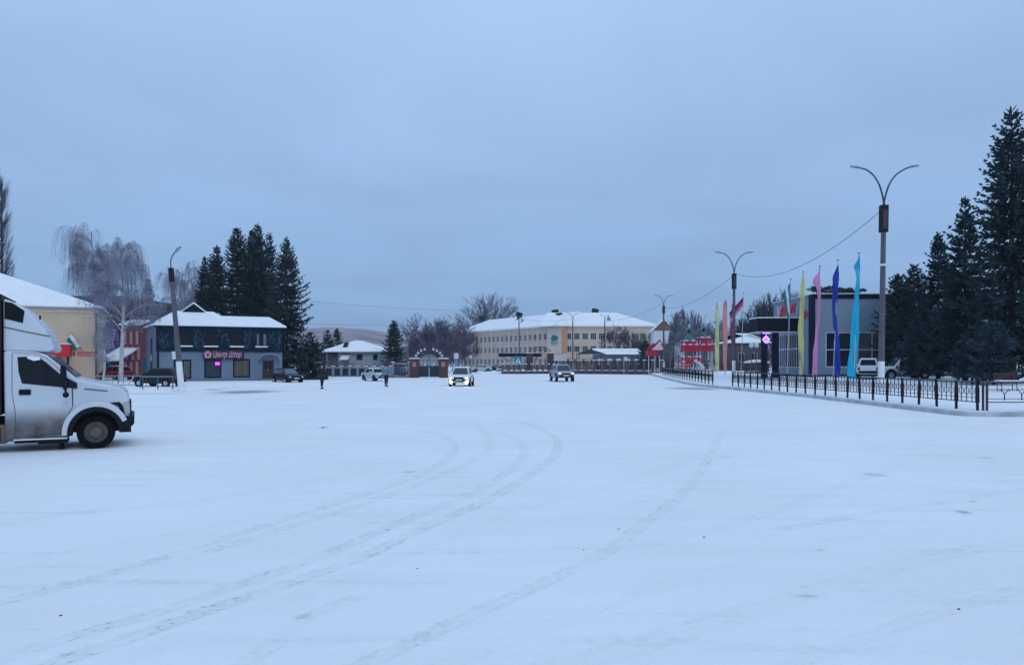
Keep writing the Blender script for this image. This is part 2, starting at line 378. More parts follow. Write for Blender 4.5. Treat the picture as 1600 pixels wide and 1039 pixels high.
for (x, y), n in zip(kp, KN):
    zt = zplat(x)+.012; w_ = .012*math.sin(x*3.1+y*1.7)
    kb.v += [(x+n.x, y+n.y, -.03), (x+n.x*(1+w_*6), y+n.y*(1+w_*6), zt-.035+w_), (x+n.x*.55, y+n.y*.55, zt+.0), (x-n.x*.4, y-n.y*.4, zt+.004)]
for i in range(len(kp)-1):
    for k in range(3): kb.f.append((i*4+k, (i+1)*4+k, (i+1)*4+k+1, i*4+k+1))
tag(kb.build('kerb', mat('snowy_kerb', (.44,.47,.51), .9, .35, 1.2, .5)), kind='structure')
# low pavement on the left, in front of the shops
pv = [(-80,45.5),(-21.6,46.6),(-20.6,49),(-20.4,57),(-15.5,60.5),(-15,64),(-15,115),(-80,115)]
pm = MB(); n = len(pv)
pm.add([(x,y,-.03) for x,y in pv]+[(x,y,.09) for x,y in pv]+[(x+(.35 if x>-60 else 0)*-1,y+.3,.13) for x,y in pv],
       [(i,(i+1)%n,n+(i+1)%n,n+i) for i in range(n)]+[(n+i,n+(i+1)%n,2*n+(i+1)%n,2*n+i) for i in range(n)]+[tuple(2*n+i for i in range(n))])
tag(pm.build('pavement', snow), kind='structure')

# hill far behind
def make_hill():
    nx, ny = 160, 26; V = []
    for j in range(ny):
        for i in range(nx):
            px = 300+i*(640/(nx-1)); s = j/(ny-1); d = 700+420*s
            crest = np.interp(px, [300,420,500,540,580,620,660,720,800,940],[535,522,514,512.5,516,522,530,540,552,563])
            z = (1.9+(565-crest)/F*1120)*math.sin(min(1, s*1.05)*math.pi/2)**1.1
            z += (math.sin(px*.09+s*7)*.6+math.sin(px*.23+s*3)*.3)*s
            V.append((PX(px, 1120)*(.75+.25*s), d, z-.5))
    for i in range(nx): V.append((V[(ny-1)*nx+i][0], 1500, -5))
    idx = [(r*nx+k, r*nx+k+1, (r+1)*nx+k+1, (r+1)*nx+k) for r in range(ny) for k in range(nx-1)]
    m = frosted('hillside', (.24,.20,.23), (.45,.45,.5), .5, .012, 0)
    tag(link_mesh('hill', np_mesh('hill', V, 4, idx), m, None, True), kind='structure')
make_hill()

# ------------------------------------------------------------------ building helpers (local: x right along the front, y inwards, z up)
def facade(mb, Wd, Ht, rects, depth=.14, z0=0):
    xs = sorted({0, Wd, *[r[0] for r in rects], *[r[1] for r in rects]}); zs = sorted({z0, Ht, *[r[2] for r in rects], *[r[3] for r in rects]})
    for i in range(len(xs)-1):
        for j in range(len(zs)-1):
            cx, cz = (xs[i]+xs[i+1])/2, (zs[j]+zs[j+1])/2
            if any(r[0] < cx < r[1] and r[2] < cz < r[3] for r in rects): continue
            mb.add([(xs[i],0,zs[j]),(xs[i+1],0,zs[j]),(xs[i+1],0,zs[j+1]),(xs[i],0,zs[j+1])],[(0,1,2,3)])
    for a,b,c,d in [r[:4] for r in rects]:
        mb.add([(a,0,c),(b,0,c),(b,0,d),(a,0,d),(a,depth,c),(b,depth,c),(b,depth,d),(a,depth,d)],[(0,4,5,1),(1,5,6,2),(2,6,7,3),(3,7,4,0),(4,7,6,5)])
def shell(mb, Wd, Dp, Ht, z0=0, slant=0):
    """left, right and back walls (front comes from facade)"""
    mb.add([(0,0,z0),(Wd,0,z0),(Wd,Dp,z0),(-slant,Dp,z0),(0,0,Ht),(Wd,0,Ht),(Wd,Dp,Ht),(-slant,Dp,Ht)],[(1,2,6,5),(2,3,7,6),(3,0,4,7)])
WPROTO = {}
PANES = []
prnd = random.Random(8)
def window(parent, x0, x1, z0, z1, y, framemat, panemat, cols=2, rows=1, w=.07, sill=None, name='window', key=None):
    if panemat is glassb and PANES: panemat = prnd.choice(PANES)
    ww, hh = round(x1-x0, 3), round(z1-z0, 3); k = (ww, hh, framemat.name, panemat.name, cols, rows, w, sill.name if sill else '', name)
    if k in WPROTO:
        o = WPROTO[k].copy(); COL.objects.link(o); o.parent = parent; o.location = (x0, y, z0)
        for ch in WPROTO[k].children:
            c = ch.copy(); COL.objects.link(c); c.parent = o
        return o
    m = MB(); e = .004
    m.box(e,w,-.06,.02,e,hh-e).box(ww-w,ww-e,-.06,.02,e,hh-e).box(w,ww-w,-.06,.02,e,w).box(w,ww-w,-.06,.02,hh-w,hh-e)
    for i in range(1, cols): m.box(ww*i/cols-w*.4,ww*i/cols+w*.4,-.05,.02,w,hh-w)
    for j in range(1, rows): m.box(w,ww-w,-.045,.015,hh*j/rows-w*.4,hh*j/rows+w*.4)
    o = m.build(name, framemat, parent); o.location = (x0, y, z0)
    MB().box(w*.9,ww-w*.9,-.03,-.01,w*.9,hh-w*.9).build('pane', panemat, o)
    if sill: MB().box(-.06,ww+.06,-.30,-.06,-.10,.02).build('sill', sill, o, bevel=.03)
    WPROTO[k] = o
    return o
def hip(mb, x0, x1, y0, y1, z, h, ov=.4, t=.12, rl=None, rr=None):
    """hip roof; rl/rr ridge insets from the left/right (None = half depth)"""
    a,b,c,d = x0-ov,x1+ov,y0-ov,y1+ov; hd = (d-c)/2
    rl = hd if rl is None else rl; rr = hd if rr is None else rr
    mb.add([(a,c,z),(b,c,z),(b,d,z),(a,d,z),(a,c,z+t),(b,c,z+t),(b,d,z+t),(a,d,z+t),(a+rl,(c+d)/2,z+h),(b-rr,(c+d)/2,z+h)],
           [(3,2,1,0),(0,1,5,4),(1,2,6,5),(2,3,7,6),(3,0,4,7),(4,5,9,8),(5,6,9),(6,7,8,9),(7,4,8)])
def gable(mb, x0, x1, y0, y1, z, h, t=.12):
    """gable whose triangle faces the front (ridge runs along y)"""
    c = (x0+x1)/2
    mb.add([(x0,y0,z),(x1,y0,z),(c,y0,z+h),(x0,y1,z),(x1,y1,z),(c,y1,z+h)],[(0,1,2),(5,4,3),(0,2,5,3),(2,1,4,5),(1,0,3,4)])
def text_mesh(s, name, m, parent, size, M, depth=.03, shear=0, width=None):
    cu = bpy.data.curves.new(name, 'FONT'); cu.body = s; cu.size = size; cu.extrude = depth; cu.shear = shear; cu.offset = .018; cu.resolution_u = 4
    tmp = bpy.data.objects.new('tmp', cu); COL.objects.link(tmp); bpy.context.view_layer.update()
    me = bpy.data.meshes.new_from_object(tmp.evaluated_get(bpy.context.evaluated_depsgraph_get()))
    bpy.data.objects.remove(tmp); me.materials.clear()
    xs = [v.co.x for v in me.vertices]; w = max(xs)-min(xs)
    k = width/w if width else 1
    me.transform(Matrix.Diagonal((k, 1, 1, 1)) @ Matrix.Translation((-min(xs), 0, 0)))
    me.transform(M); me.name = name
    return link_mesh(name, me, m, parent)
FRONT = lambda x, y, z: Matrix(((1,0,0,x),(0,0,-1,y),(0,1,0,z),(0,0,0,1)))     # text on a front wall, facing -y
SIDEL = lambda x, y, z: Matrix(((0,0,-1,x),(-1,0,0,y),(0,1,0,z),(0,0,0,1)))    # text on a left wall, facing -x
PANES += [glassb, glassb, mat('blue_glass_deep', (.012,.02,.035), .09, .35, .6, spec=.25), mat('curtained_glass', (.075,.085,.10), .3, .5, 1.4, spec=.3), striped('curtained_glass_stripes', (.03,.04,.055), (.11,.115,.12), 1.6, rough=.25)]
# ------------------------------------------------------------------ BUILDINGS
trim = mat('pale_trim', (.60,.62,.66), .6, .06)
darktrim = mat('dark_trim', (.010,.013,.024), .7, .15, spec=.15)
def snowroof(parent, name='roof', edge=None, dz=.13, **kw):
    a = MB(); hip(a, **kw); r = a.build(name, edge or darktrim, parent)
    k = dict(kw); k['z'] = kw['z']+kw.get('t', .12)*.5; k['ov'] = kw.get('ov', .4)+.03; k['t'] = dz
    b = MB(); hip(b, **k); b.build('snow_cover', snow, r)
    return r

# beige building behind the truck
t = thing('beige_building', 'beige rendered building with snowy hipped roof behind the white truck', 'building', (-40.2, 71.5, 0), R(25.5))
m = MB(); L, D, Hh = 24, 14, 7.0
rects = [(-21,-19.4,4.4,6.0),(-16.5,-14.9,4.4,6.0)]
f = MB(); facade(f, L, Hh, [(r[0]+L, r[1]+L, r[2], r[3]) for r in rects]); shell(f, L, D, Hh)
for i, v in enumerate(f.v): f.v[i] = (v[0]-L, v[1], v[2])
f.build('wall', mat('beige_render', (.58,.45,.335), .9, .10, .35, .2), t)
MB().box(-L-.1,.12,-.12,D,6.62,7.03).build('cornice', mat('pale_cornice', (.66,.55,.45), .8, .06), t)
for r in rects: window(t, r[0], r[1], r[2], r[3], .12, trim, glass, 2, 1)
snowroof(t, edge=mat('roof_edge', (.30,.29,.30), .7), x0=-L, x1=0, y0=0, y1=D, z=7.03, h=4.6, ov=.55, rr=12)
MB().tube([(-.02,-.14,6.6),(-.02,-.14,.3)], .07, 8).build('corner_tube', mat('tube_grey', (.06,.06,.08), .6), t)  # slim dark grey tube down the right-hand corner of the wall
s = MB().box(-1.55,-.12,-.09,-.02,2.52,2.88).build('wall_sign', mat('red_sign', (.50,.035,.05), .5), t)
q = MB()
for k in range(7): q.box(-1.48+k*.19,-1.36+k*.19,-.105,-.092,2.58,2.64)
q.box(-1.48,-.3,-.105,-.092,2.72,2.76); q.build('lettering', mat('pale_letters', (.75,.5,.5), .6), s)
MB().box(-1.95,-1.8,-.08,-.02,2.5,2.85).build('wall_lamp', steel, t)
# red entrance canopy and the flag stuck to the wall
def on(tpos, rz, p):
    c, s_ = math.cos(rz), math.sin(rz); return (tpos[0]+p[0]*c-p[1]*s_, tpos[1]+p[0]*s_+p[1]*c, p[2])
BB = ((-40.2,71.5,0), R(25.5))
t = thing('entrance_canopy', 'red entrance canopy on the beige wall just above the truck bonnet', 'canopy', on(*BB, (-2.05,-.03,0)), R(25.5))
red = mat('red_panel', (.60,.008,.018), .45, .08)
MB().box(-2.6,0,-1.8,0,2.45,3.55).build('fascia', red, t, bevel=.02)
MB().box(-2.64,.04,-1.84,0,3.552,3.64).build('snow_cover', snow, t, bevel=.03)
for x in (-2.4,-.25): MB().box(x,x+.16,-1.7,-1.54,0,2.448).build('post', darktrim, t)
MB().box(-1.9,-.9,-.06,0,0,2.3).build('door', mat('dark_door', (.03,.02,.03), .5), t)
t = thing('flag', 'small white and green flag on a short tilted staff on the beige wall', 'flag', on(*BB, (-1.95,-.05,3.2)), R(25.5))
MB().tube([(.95,0,-.3),(-.1,-.9,2.0)], .03, 6).build('staff', steel, t)
def cloth(parent, pts_t, pts_b, cols, n=14, amp=.05):
    """hanging cloth between an upper and a lower polyline, split in colour bands"""
    def at(P, u):
        x = u*(len(P)-1); i = min(int(x), len(P)-2); return Vector(P[i]).lerp(Vector(P[i+1]), x-i)
    nb = len(cols)
    for bi, mt in enumerate(cols):
        V = []; J = 4
        for i in range(n+1):
            for j in range(J+1):
                u = i/n; v = (bi+j/J)/nb; p = at(pts_t, u).lerp(at(pts_b, u), v)
                p.y += amp*math.sin(u*9+v*3)+amp*.5*math.sin(u*23+v*5); V.append(p)
        fs = [(i*(J+1)+j, i*(J+1)+j+1, (i+1)*(J+1)+j+1, (i+1)*(J+1)+j) for i in range(n) for j in range(J)]
        o = MB().add(V, fs).build('cloth', mt, parent, smooth=True)
        sm = o.modifiers.new('solid', 'SOLIDIFY'); sm.thickness = .012
fwhite = mat('flag_white', (.75,.77,.8), .8); fgreen = mat('flag_green', (.01,.16,.15), .8); fblue = mat('flag_blue', (.02,.07,.30), .8)
t.scale = (.8,.8,.8)
cloth(t, [(-.02,-.85,1.75),(.75,-.3,.25)], [(-.6,-.9,.95),(.1,-.4,-.2)], [fwhite, fgreen])

# purple-fronted building and its snowy porch
d = 92
t = thing('brick_building', 'three storey brown brick building with a purple lower front behind the birches', 'building', (PX(100,d), d, 0), R(-3))
Wd = PX(190,d)-PX(100,d); k = Wd/90.
rects = [(Wd-1.9,Wd-1.1,7.1,8.6),(Wd-3.6,Wd-2.8,7.1,8.6)]
f = MB(); facade(f, Wd, 9.2, rects); shell(f, Wd, 14, 9.2); f.build('wall', brickmat('brown_brick', (.13,.075,.08), (.10,.06,.065), (.16,.13,.13), 4), t)
for r in rects: window(t, *r, .12, darktrim, glass, 1, 1)
MB().box(-.1,Wd+.15,-.2,14,9.2,10.1).build('parapet', mat('brown_parapet', (.06,.035,.035), .9), t)
p = MB().box(.0,Wd+.05,-.25,-.01,3.2,6.6).build('purple_front', mat('purple_panel', (.085,.035,.22), .6, .1), t)
text_mesh('ОРЕТ', 'lettering', mat('sign_grey', (.34,.34,.50), .6), p, 1.25, FRONT(Wd-3.15, -.27, 5.0), .02, width=2.9)
text_mesh('РЕТ', 'lettering', mat('sign_grey', (.34,.34,.50), .6), p, 1.0, FRONT(Wd-2.3, -.27, 4.0), .02, width=1.9)
t = thing('porch', 'lean-to porch with snow covered roof and teal posts below the purple front', 'porch', (PX(156,86), 86, 0))
MB().add([(0,-.3,2.0),(2.35,-.3,2.0),(2.35,5.4,3.9),(0,5.4,3.9),(0,-.3,2.2),(2.35,-.3,2.2),(2.35,5.4,4.1),(0,5.4,4.1)],[(3,2,1,0),(4,5,6,7),(0,1,5,4),(1,2,6,5),(2,3,7,6),(3,0,4,7)]).build('roof', snow, t)
MB().box(.1,2.25,.9,1.0,0,1.98).build('wall', mat('porch_dark', (.02,.05,.07), .7), t)
for x in (.12,.95): MB().box(x,x+.22,-.1,.12,0,1.99).build('post', mat('teal_paint', (.01,.16,.30), .5), t)

# narrow red-and-cream chequered front
d = 90
t = thing('chequered_building', 'narrow building with dark red and cream chequered front between purple front and shop', 'building', (PX(191,d), d, 0))
w = PX(221,d)-PX(191,d); m = MB(); m.box(0,w,0,9,0,6.4); m.build('wall', mat('dull_red', (.17,.05,.075), .8, .12), t)
cream = mat('dull_cream', (.40,.25,.27), .8, .1)
for j in range(3):
    for i in range(3):
        o = .2 if j % 2 else 0
        MB().box(.22+o+i*.72,.22+o+i*.72+.30,-.05,-.002,.35+j*1.85,.35+j*1.85+1.6).build('cream_panel', cream, t)
MB().add([(-.2,-.5,6.35),(w+.2,-.5,6.35),(w+.2,2.2,7.0),(-.2,2.2,7.0),(-.2,-.5,6.5),(w+.2,-.5,6.5),(w+.2,2.2,7.15),(-.2,2.2,7.15)],[(3,2,1,0),(4,5,6,7),(0,1,5,4),(1,2,6,5),(2,3,7,6),(3,0,4,7)]).build('snow_cover', snow, t)
MB().box(-.15,w+.2,2.4,9,6.4,8.3).build('upper_storey', striped('grey_cladding', (.05,.06,.09), (.10,.11,.15), 5), t)
t = thing('gate_leaf', 'bright blue painted metal gate leaf left of the dark shop', 'gate', (PX(225,76), 76, 0), R(20))
MB().box(0,.8,-.03,.03,.1,2.3).build('panel', mat('teal_paint', (.01,.16,.30), .5), t)
for x in (-.1,.82): MB().box(x,x+.09,-.05,.05,0,2.5).build('post', mat('teal_paint', (.01,.16,.30), .5), t)

# curtain shop
def sx(px): r_ = (px-800)/F; return (68*r_+32.6)/(.906-.423*r_)
sz = lambda py: PZ(py,70.3)
t = thing('shop_building', 'two storey curtain shop with dark teal upper storey and grey-blue ground floor', 'shop', (-32.6, 68, 0), math.atan2(.423,.906))
Wd = sx(441)
lower = [(sx(271),sx(299),sz(591),sz(561)),(sx(319),sx(346),sz(590),sz(560)),(sx(364),sx(391),sz(589.5),sz(560)),(sx(410),sx(428),.3,sz(562))]
upper = [(sx(a),sx(b),sz(540),sz(519)) for a,b in ((279,300),(319.5,340),(360,380),(399.5,417))]
greyblue = mat('greyblue_render', (.145,.195,.275), .85, .10, .6, .15); teal = mat('dark_teal_cladding', (.004,.018,.036), .8, .2, 2, spec=.10)
f = MB(); facade(f, Wd, sz(547.5), lower); shell(f, Wd, 8, 5.2, 0, 1.1)
f.build('wall', greyblue, t)
f = MB(); f2 = MB(); facade(f, Wd+.24, 5.2-sz(547.5), [(a+.12,b+.12,c-sz(547.5),e-sz(547.5)) for a,b,c,e in upper], .2)
for i, v in enumerate(f.v): f.v[i] = (v[0]-.12, v[1]-.16, v[2]+sz(547.5))
f.box(-.12,-.002,-.16,.5,sz(547.5),5.2).box(Wd+.002,Wd+.12,-.16,.5,sz(547.5),5.2).box(-.12,Wd+.12,-.16,0,sz(547.5)-.08,sz(547.5)-.001)
up = f.build('upper_front', teal, t)
# frosty scribble ornament on the panels between the upper windows
rnd = random.Random(4); orn = mat('pale_ornament', (.08,.13,.19), .8)
edges = [0]+[v for u in upper for v in u[:2]]+[Wd]
for a, b in zip(edges[0::2], edges[1::2]):
    q = MB(); ST = []
    for k in range(int((b-a)*16)):
        x = a+.1+rnd.random()*(b-a-.2); z = sz(543)+rnd.random()*(sz(517)-sz(543)); P = [(x,-.18,z)]; ST.append(P[0])
        for _ in range(4): x += rnd.uniform(-.14,.14); z += rnd.uniform(-.16,.16); P.append((x,-.18,z))
        q.tube(P, .013, 4)
    q.tube(sorted(ST), .007, 4)
    q.build('ornament', orn, up)
MB().box(-.02,Wd+.02,-.06,-.001,0,.16).build('plinth', darktrim, t)
MB().box(-.06,.12,-.1,-.001,.16,sz(547.5)-.09).build('corner_strip', teal, t)
curt = striped('curtain_stripes', (.012,.025,.03), (.12,.14,.11), 2.2); curt2 = striped('curtain_stripes_warm', (.02,.03,.03), (.13,.12,.085), 2.6)
for r, pm_ in zip(lower[:3], (curt, glassb, curt2)):
    w_ = window(t, *r, .10, teal, glassb if pm_ is glassb else glass, 1, 1, .14)
    if pm_ is not glassb:
        ww = r[1]-r[0]; hh = r[3]-r[2]; q = MB()
        for x0_, x1_ in ((.16,ww*.42),(ww*.58,ww-.16)) if pm_ is curt else ((.16,ww*.48),(ww*.5,ww-.16)):
            q.box(x0_,x1_,-.045,-.032,.16,hh-.16)
        q.build('curtain', pm_, w_)
for r in upper[:3]: window(t, *r, .02, teal, glass, 1, 1, .06, sill=snow)
w_ = window(t, *upper[3], .02, darktrim, glass, 1, 1, .061, sill=snow); MB().box(.1,.3,-.045,-.032,.08,1.2).box(.72,.98,-.045,-.032,.08,1.2).build('curtain', mat('pale_curtain', (.12,.15,.22), .8), w_)
r = lower[3]; o = MB().box(.02,r[1]-r[0]-.02,-.04,0,0,r[3]-r[2]-.02).build('door', mat('dark_door', (.03,.02,.03), .5), t); o.location = (r[0], .1, r[2])
MB().box(.16,.45,-.06,-.041,.9,1.6).box(.58,.9,-.06,-.041,.9,1.6).build('pane', glass, o); MB().box(.5,.54,-.1,-.041,.75,.95).build('handle', chrome, o)
MB().box(r[0]-.3,r[1]+.3,-1.0,-.061,.0,.28).build('step', concrete, t, bevel=.02)
# arched hood over the door
arc = [(sx(419.5)+1.0*math.cos(a), sz(562)+.05+.62*math.sin(a)) for a in np.linspace(0, math.pi, 16)]
arc2 = [(sx(419.5)+.92*math.cos(a), sz(562)+.05+.54*math.sin(a)) for a in np.linspace(math.pi, 0, 16)]
MB().prism(arc+arc2, -1.0, -.17).build('door_hood', mat('hood_grey', (.25,.29,.36), .5), t)
for x in (sx(419.5)-.93, sx(419.5)+.93): MB().tube([(x,-.95,sz(562)+.05),(x,-.17,sz(562)-.5)], .025, 6).build('bracket', steel, t)
# sign board and the magenta lamp sign in the window
b = MB().box(sx(317),sx(381),-.30,-.165,sz(560.5),sz(546.5)).build('sign_board', mat('wine_sign', (.036,.006,.026), .6), t)
pink = mat('pink_letters', (.48,.28,.38), .5, .03)
text_mesh('Центр Штор', 'lettering', pink, b, .72, FRONT(sx(332), -.31, sz(557.2)), .01, .35, width=sx(377)-sx(332))
q = MB(); cx, cz = sx(324.5), sz(553.5)
for k in range(5): q.disc((cx+.19*math.cos(k*1.257+.3), cz+.19*math.sin(k*1.257+.3)), .17, -.32, -.301, 10)
q.build('flower_emblem', pink, b); MB().disc((cx,cz), .1, -.33, -.32, 10).build('emblem_centre', mat('wine_sign', (.036,.006,.026), .6), b)
lm = mat('magenta_light', (.5,.05,.5), .5, .02, emit=(.78,.12,.85), estr=.95)
q = MB().box(sx(336.2),sx(343.2),-.1,-.05,sz(569.6),sz(565)); o = q.build('lamp_sign', lm, t, bevel=.04)
q = MB().box(sx(335),sx(345),-.045,-.005,sz(571.6),sz(563.2)).build('lamp_sign_back', mat('violet_board', (.03,.0,.06), .4, emit=(.10,.0,.20), estr=.35), t, bevel=.1)
# roofs: lower hip on the right, higher block with a front gable on the left
snowroof(t, edge=teal, x0=0, x1=Wd, y0=0, y1=8, z=5.2, h=1.25, ov=.32, t=.14, rl=1.5, rr=1.1)
k = MB(); k.add([(-.36,-.36,5.36),(sx(372),-.36,5.36),(sx(372),8.3,5.36),(-1.5,8.3,5.36),(sx(274),4.6,6.95),(sx(338),4.6,6.95)],
      [(0,1,5,4),(1,2,5),(2,3,4,5),(3,0,4),(3,2,1,0)]); k.build('upper_roof', snow, t)
k = MB(); gable(k, sx(280.5)-.1, sx(325)+.35, 4.3, 8, 6.7, 1.15); k.build('roof_gable', snow, t)
k = MB(); gable(k, sx(280.5)+.1, sx(325)+.12, 4.22, 4.296, 6.72, .95); k.build('gable_front', teal, t)
m = MB().add([(-.02,-.02,5.21),(-1.12,8,5.21),(-.56,4.0,6.3)],[(0,2,1)]); m.build('side_gable', greyblue, t)
MB().box(-.01,.0,0,.01,0,.01)
k = MB(); 
for u0,u1,z0_,z1_ in ((.45,.58,.5,4.2),):
    a0,a1 = Vector((-1.1*u0-.03,8*u0-.02)),Vector((-1.1*u1-.03,8*u1-.02)); k.add([(a0.x,a0.y,z0_),(a1.x,a1.y,z0_),(a1.x,a1.y,z1_),(a0.x,a0.y,z1_),(a0.x+.1,a0.y+.05,z0_),(a1.x+.1,a1.y+.05,z0_),(a1.x+.1,a1.y+.05,z1_),(a0.x+.1,a0.y+.05,z1_)],[(0,3,2,1),(4,5,6,7),(0,1,5,4),(1,2,6,5),(2,3,7,6),(3,0,4,7)])
k.build('stair_window', glass, t)

# bungalow in the middle distance
d = 104; X0 = PX(510,d); sx = lambda px: PX(px,d)-X0; sz = lambda py: PZ(py,d)
t = thing('bungalow', 'pale green bungalow with white snowy hipped roof beside the small spruce', 'house', (X0, d, 0))
Wd = sx(597); rects = [(sx(557),sx(566.5),sz(562),sz(553)),(sx(520),sx(527),sz(563),sz(554)),(sx(583),sx(590),sz(562),sz(553))]
f = MB(); facade(f, Wd, sz(550), rects); shell(f, Wd, 10, sz(550)); f.build('wall', mat('pale_green_render', (.33,.40,.42), .85, .1), t)
for r in rects: window(t, *r, .1, darktrim, glass, 3, 1, .06)
snowroof(t, x0=0, x1=Wd, y0=0, y1=10, z=sz(550), h=1.75, ov=.75, rl=3.6, rr=4.6)
k = MB(); gable(k, sx(532), sx(540), 1.2, 4, 4.0, .75); k.build('roof_dormer', darktrim, t)
MB().box(sx(538)-.1,sx(545),-1.4,-.01,0,2.2).build('porch', mat('porch_wood', (.05,.045,.06), .8), t)
MB().add([(sx(538)-.3,-1.6,2.2),(sx(545)+.2,-1.6,2.2),(sx(545)+.2,0,2.9),(sx(538)-.3,0,2.9),(sx(538)-.3,-1.6,2.32),(sx(545)+.2,-1.6,2.32),(sx(545)+.2,0,3.02),(sx(538)-.3,0,3.02)],[(3,2,1,0),(4,5,6,7),(0,1,5,4),(1,2,6,5),(2,3,7,6),(3,0,4,7)]).build('porch_roof', snow, t)
MB().box(sx(512),sx(528),-.12,-.01,0,sz(551)).build('dark_veranda', mat('porch_wood', (.05,.045,.06), .8), t)

# school: two wings meeting at an emblem panel
sch = thing('school', 'long three storey cream school with snowy hipped roof and round green emblem', 'school', (PX(870,195), 195, 0))
schwall = mat('peach_render', (.545,.41,.325), .9, .10, .3); pier = mat('cream_pier', (.60,.52,.48), .9, .05, .3); wfr = mat('window_white', (.55,.58,.65), .6)
base = Vector((PX(870,195), 195, 0))
EA = 11.25
def wing(px_a, d_a, px_b, d_b, nwin, ww, wide_pier):
    A = Vector((PX(px_a,d_a), d_a, 0))-base; B = Vector((PX(px_b,d_b), d_b, 0))-base
    L = (B-A).length; rz = math.atan2(B.y-A.y, B.x-A.x); Mx = Matrix.Translation(A) @ Matrix.Rotation(rz, 4, 'Z')
    step = L/nwin; rects = []
    for fl in range(3):
        for i in range(nwin):
            c = (i+.5)*step; z0 = 1.1+fl*3.35; rects.append((c-ww/2, c+ww/2, z0, z0+1.75))
    f = MB(); facade(f, L, EA, rects, .2); shell(f, L, 14, EA)
    o = f.build('wall', schwall, sch); o.matrix_local = Mx
    for r in rects:
        wo = window(sch, *r, .0, wfr, glassb, 3, 1, .09); wo.matrix_local = Mx @ Matrix.Translation((r[0], .16, r[2]))
    for i in range(0, nwin+1, wide_pier):
        c = i*step; q = MB().box(max(0,c-.24),min(L,c+.24),-.07,-.001,0,EA-.3).build('pier', pier, sch); q.matrix_local = Mx
    a = MB().box(-.1,L+.1,-.25,14,EA-.3,EA+.05).build('cornice', pier, sch); a.matrix_local = Mx
    return Mx, L
M1, L1 = wing(719, 238, 856, 197, 20, 1.35, 2)
M2, L2 = wing(882, 195, 1024, 195, 11, 1.55, 20)
k = MB(); hip(k, 0, L1+5, 0, 14, EA+.05, 4.1, .7, .35, rl=7, rr=1.5); o = k.build('roof', snow, sch); o.matrix_local = M1
k = MB(); hip(k, -6, L2, 0, 14, EA+.05, 4.1, .7, .35, rl=2.5, rr=10); o = k.build('roof', snow, sch); o.matrix_local = M2
# emblem panel between the wings
pa = Vector((PX(856,197),197,0))-base; pb = Vector((PX(882,194.4),194.4,0))-base; L = (pb-pa).length; rz = math.atan2(pb.y-pa.y, pb.x-pa.x)
Mp = Matrix.Translation(pa+Vector((0,-.6,0))) @ Matrix.Rotation(rz, 4, 'Z')
zb = PZ(551,195)
o = MB().box(0,L-.7,-.3,1.2,zb,EA+.02).build('emblem_panel', mat('cream_panel_wall', (.58,.48,.40), .85, .05), sch); o.matrix_local = Mp
o2 = MB().box(L-.7,L+.1,-.35,1.2,zb,EA+.02).build('orange_strip', mat('orange_strip', (.52,.27,.15), .85), sch); o2.matrix_local = Mp
o3 = MB().box(.1,L,0,1.2,0,zb-.01).build('entrance_wall', pier, sch); o3.matrix_local = Mp
cx, cz = L*.42, PZ(531,195)
def ring(r, n=28): return [(cx+r*math.cos(2*math.pi*k/n)*.78, cz+r*math.sin(2*math.pi*k/n)) for k in range(n)]
e = MB().prism(ring(1.62), -.36, -.302).build('emblem', mat('emblem_pale', (.30,.40,.47), .6), sch); e.matrix_local = Mp
q = MB()
rn = random.Random(2)
for k in range(9):
    a = k*2.4; rr_ = .55*math.sqrt(k/9); q.prism([(cx+rr_*math.cos(a)*1.3+.5*math.cos(2*math.pi*j/10), cz+.55+rr_*math.sin(a)+.42*math.sin(2*math.pi*j/10)) for j in range(10)], -.372-.001*k, -.361)
q.build('tree_crown_mark', mat('emblem_green', (.02,.13,.10), .6), e)
q = MB().prism([(cx-.12,cz-.9),(cx+.12,cz-.9),(cx+.07,cz+.3),(cx-.07,cz+.3)], -.372, -.361)
for s_ in (-1,1): q.prism([(cx+s_*.15,cz-.95),(cx+s_*.95,cz-.35),(cx+s_*.9,cz-.6),(cx+s_*.3,cz-1.15)], -.372, -.361)
q.build('trunk_mark', mat('emblem_green', (.02,.13,.10), .6), e)
# dark vents and small triangular dormers on the roof
for px, py, dd in ((753,497,238),(811,491,219),(867.5,487,206),(873.5,492.5,201),(930,485.5,208)):
    p_ = Vector((PX(px,dd),dd,PZ(py,dd)))-base
    q = MB().box(-.78,.78,-.6,.6,-.62,.66).box(-.3,.3,-.25,.25,-2.4,-.55)
    o = q.build('roof_vent', darktrim, sch, bevel=.04); o.location = p_; o.rotation_euler = (R(6), R(rn.uniform(-14,14)), R(35))
for px, py, dd, hh in ((757,512.5,234,1.7),(816,507,213,2.0),(951.5,505.5,197,2.2)):
    p_ = Vector((PX(px,dd),dd,PZ(py,dd)))-base
    k = MB(); gable(k, -.95, .95, 0, 4, 0, hh); o = k.build('dormer', mat('dormer_grey', (.20,.26,.32), .7), sch); o.location = p_

# glazed cafe on the right
CX, CY = 26.9, 66.0
t = thing('cafe_building', 'grey-blue cafe with flat dark roof, big white framed windows and red lettering', 'cafe', (CX, CY, .45))
dz = -.45; czz = lambda py, d: PZ(py,d)+dz
cwall = mat('cafe_render', (.185,.25,.335), .85, .09, .4); navy = mat('navy_cladding', (.005,.008,.030), .7, .15, spec=.12); fascia = mat('navy_fascia', (.004,.009,.020), .7, .15, spec=.12)
Hc = czz(461,66)
fr = [(PX(a,66)-CX, PX(b,66)-CX, czz(573.5,66), czz(518,66)) for a,b in ((1290,1331),(1340,1386))]+[(8.4,10.8,czz(573.5,66),czz(518,66))]
f = MB(); facade(f, 18, Hc, fr); shell(f, 18, 10, Hc)
f.v = [v for v in f.v]
f.f = f.f[:-1]                                                     # left wall is built with its own openings below
f.build('wall', cwall, t)
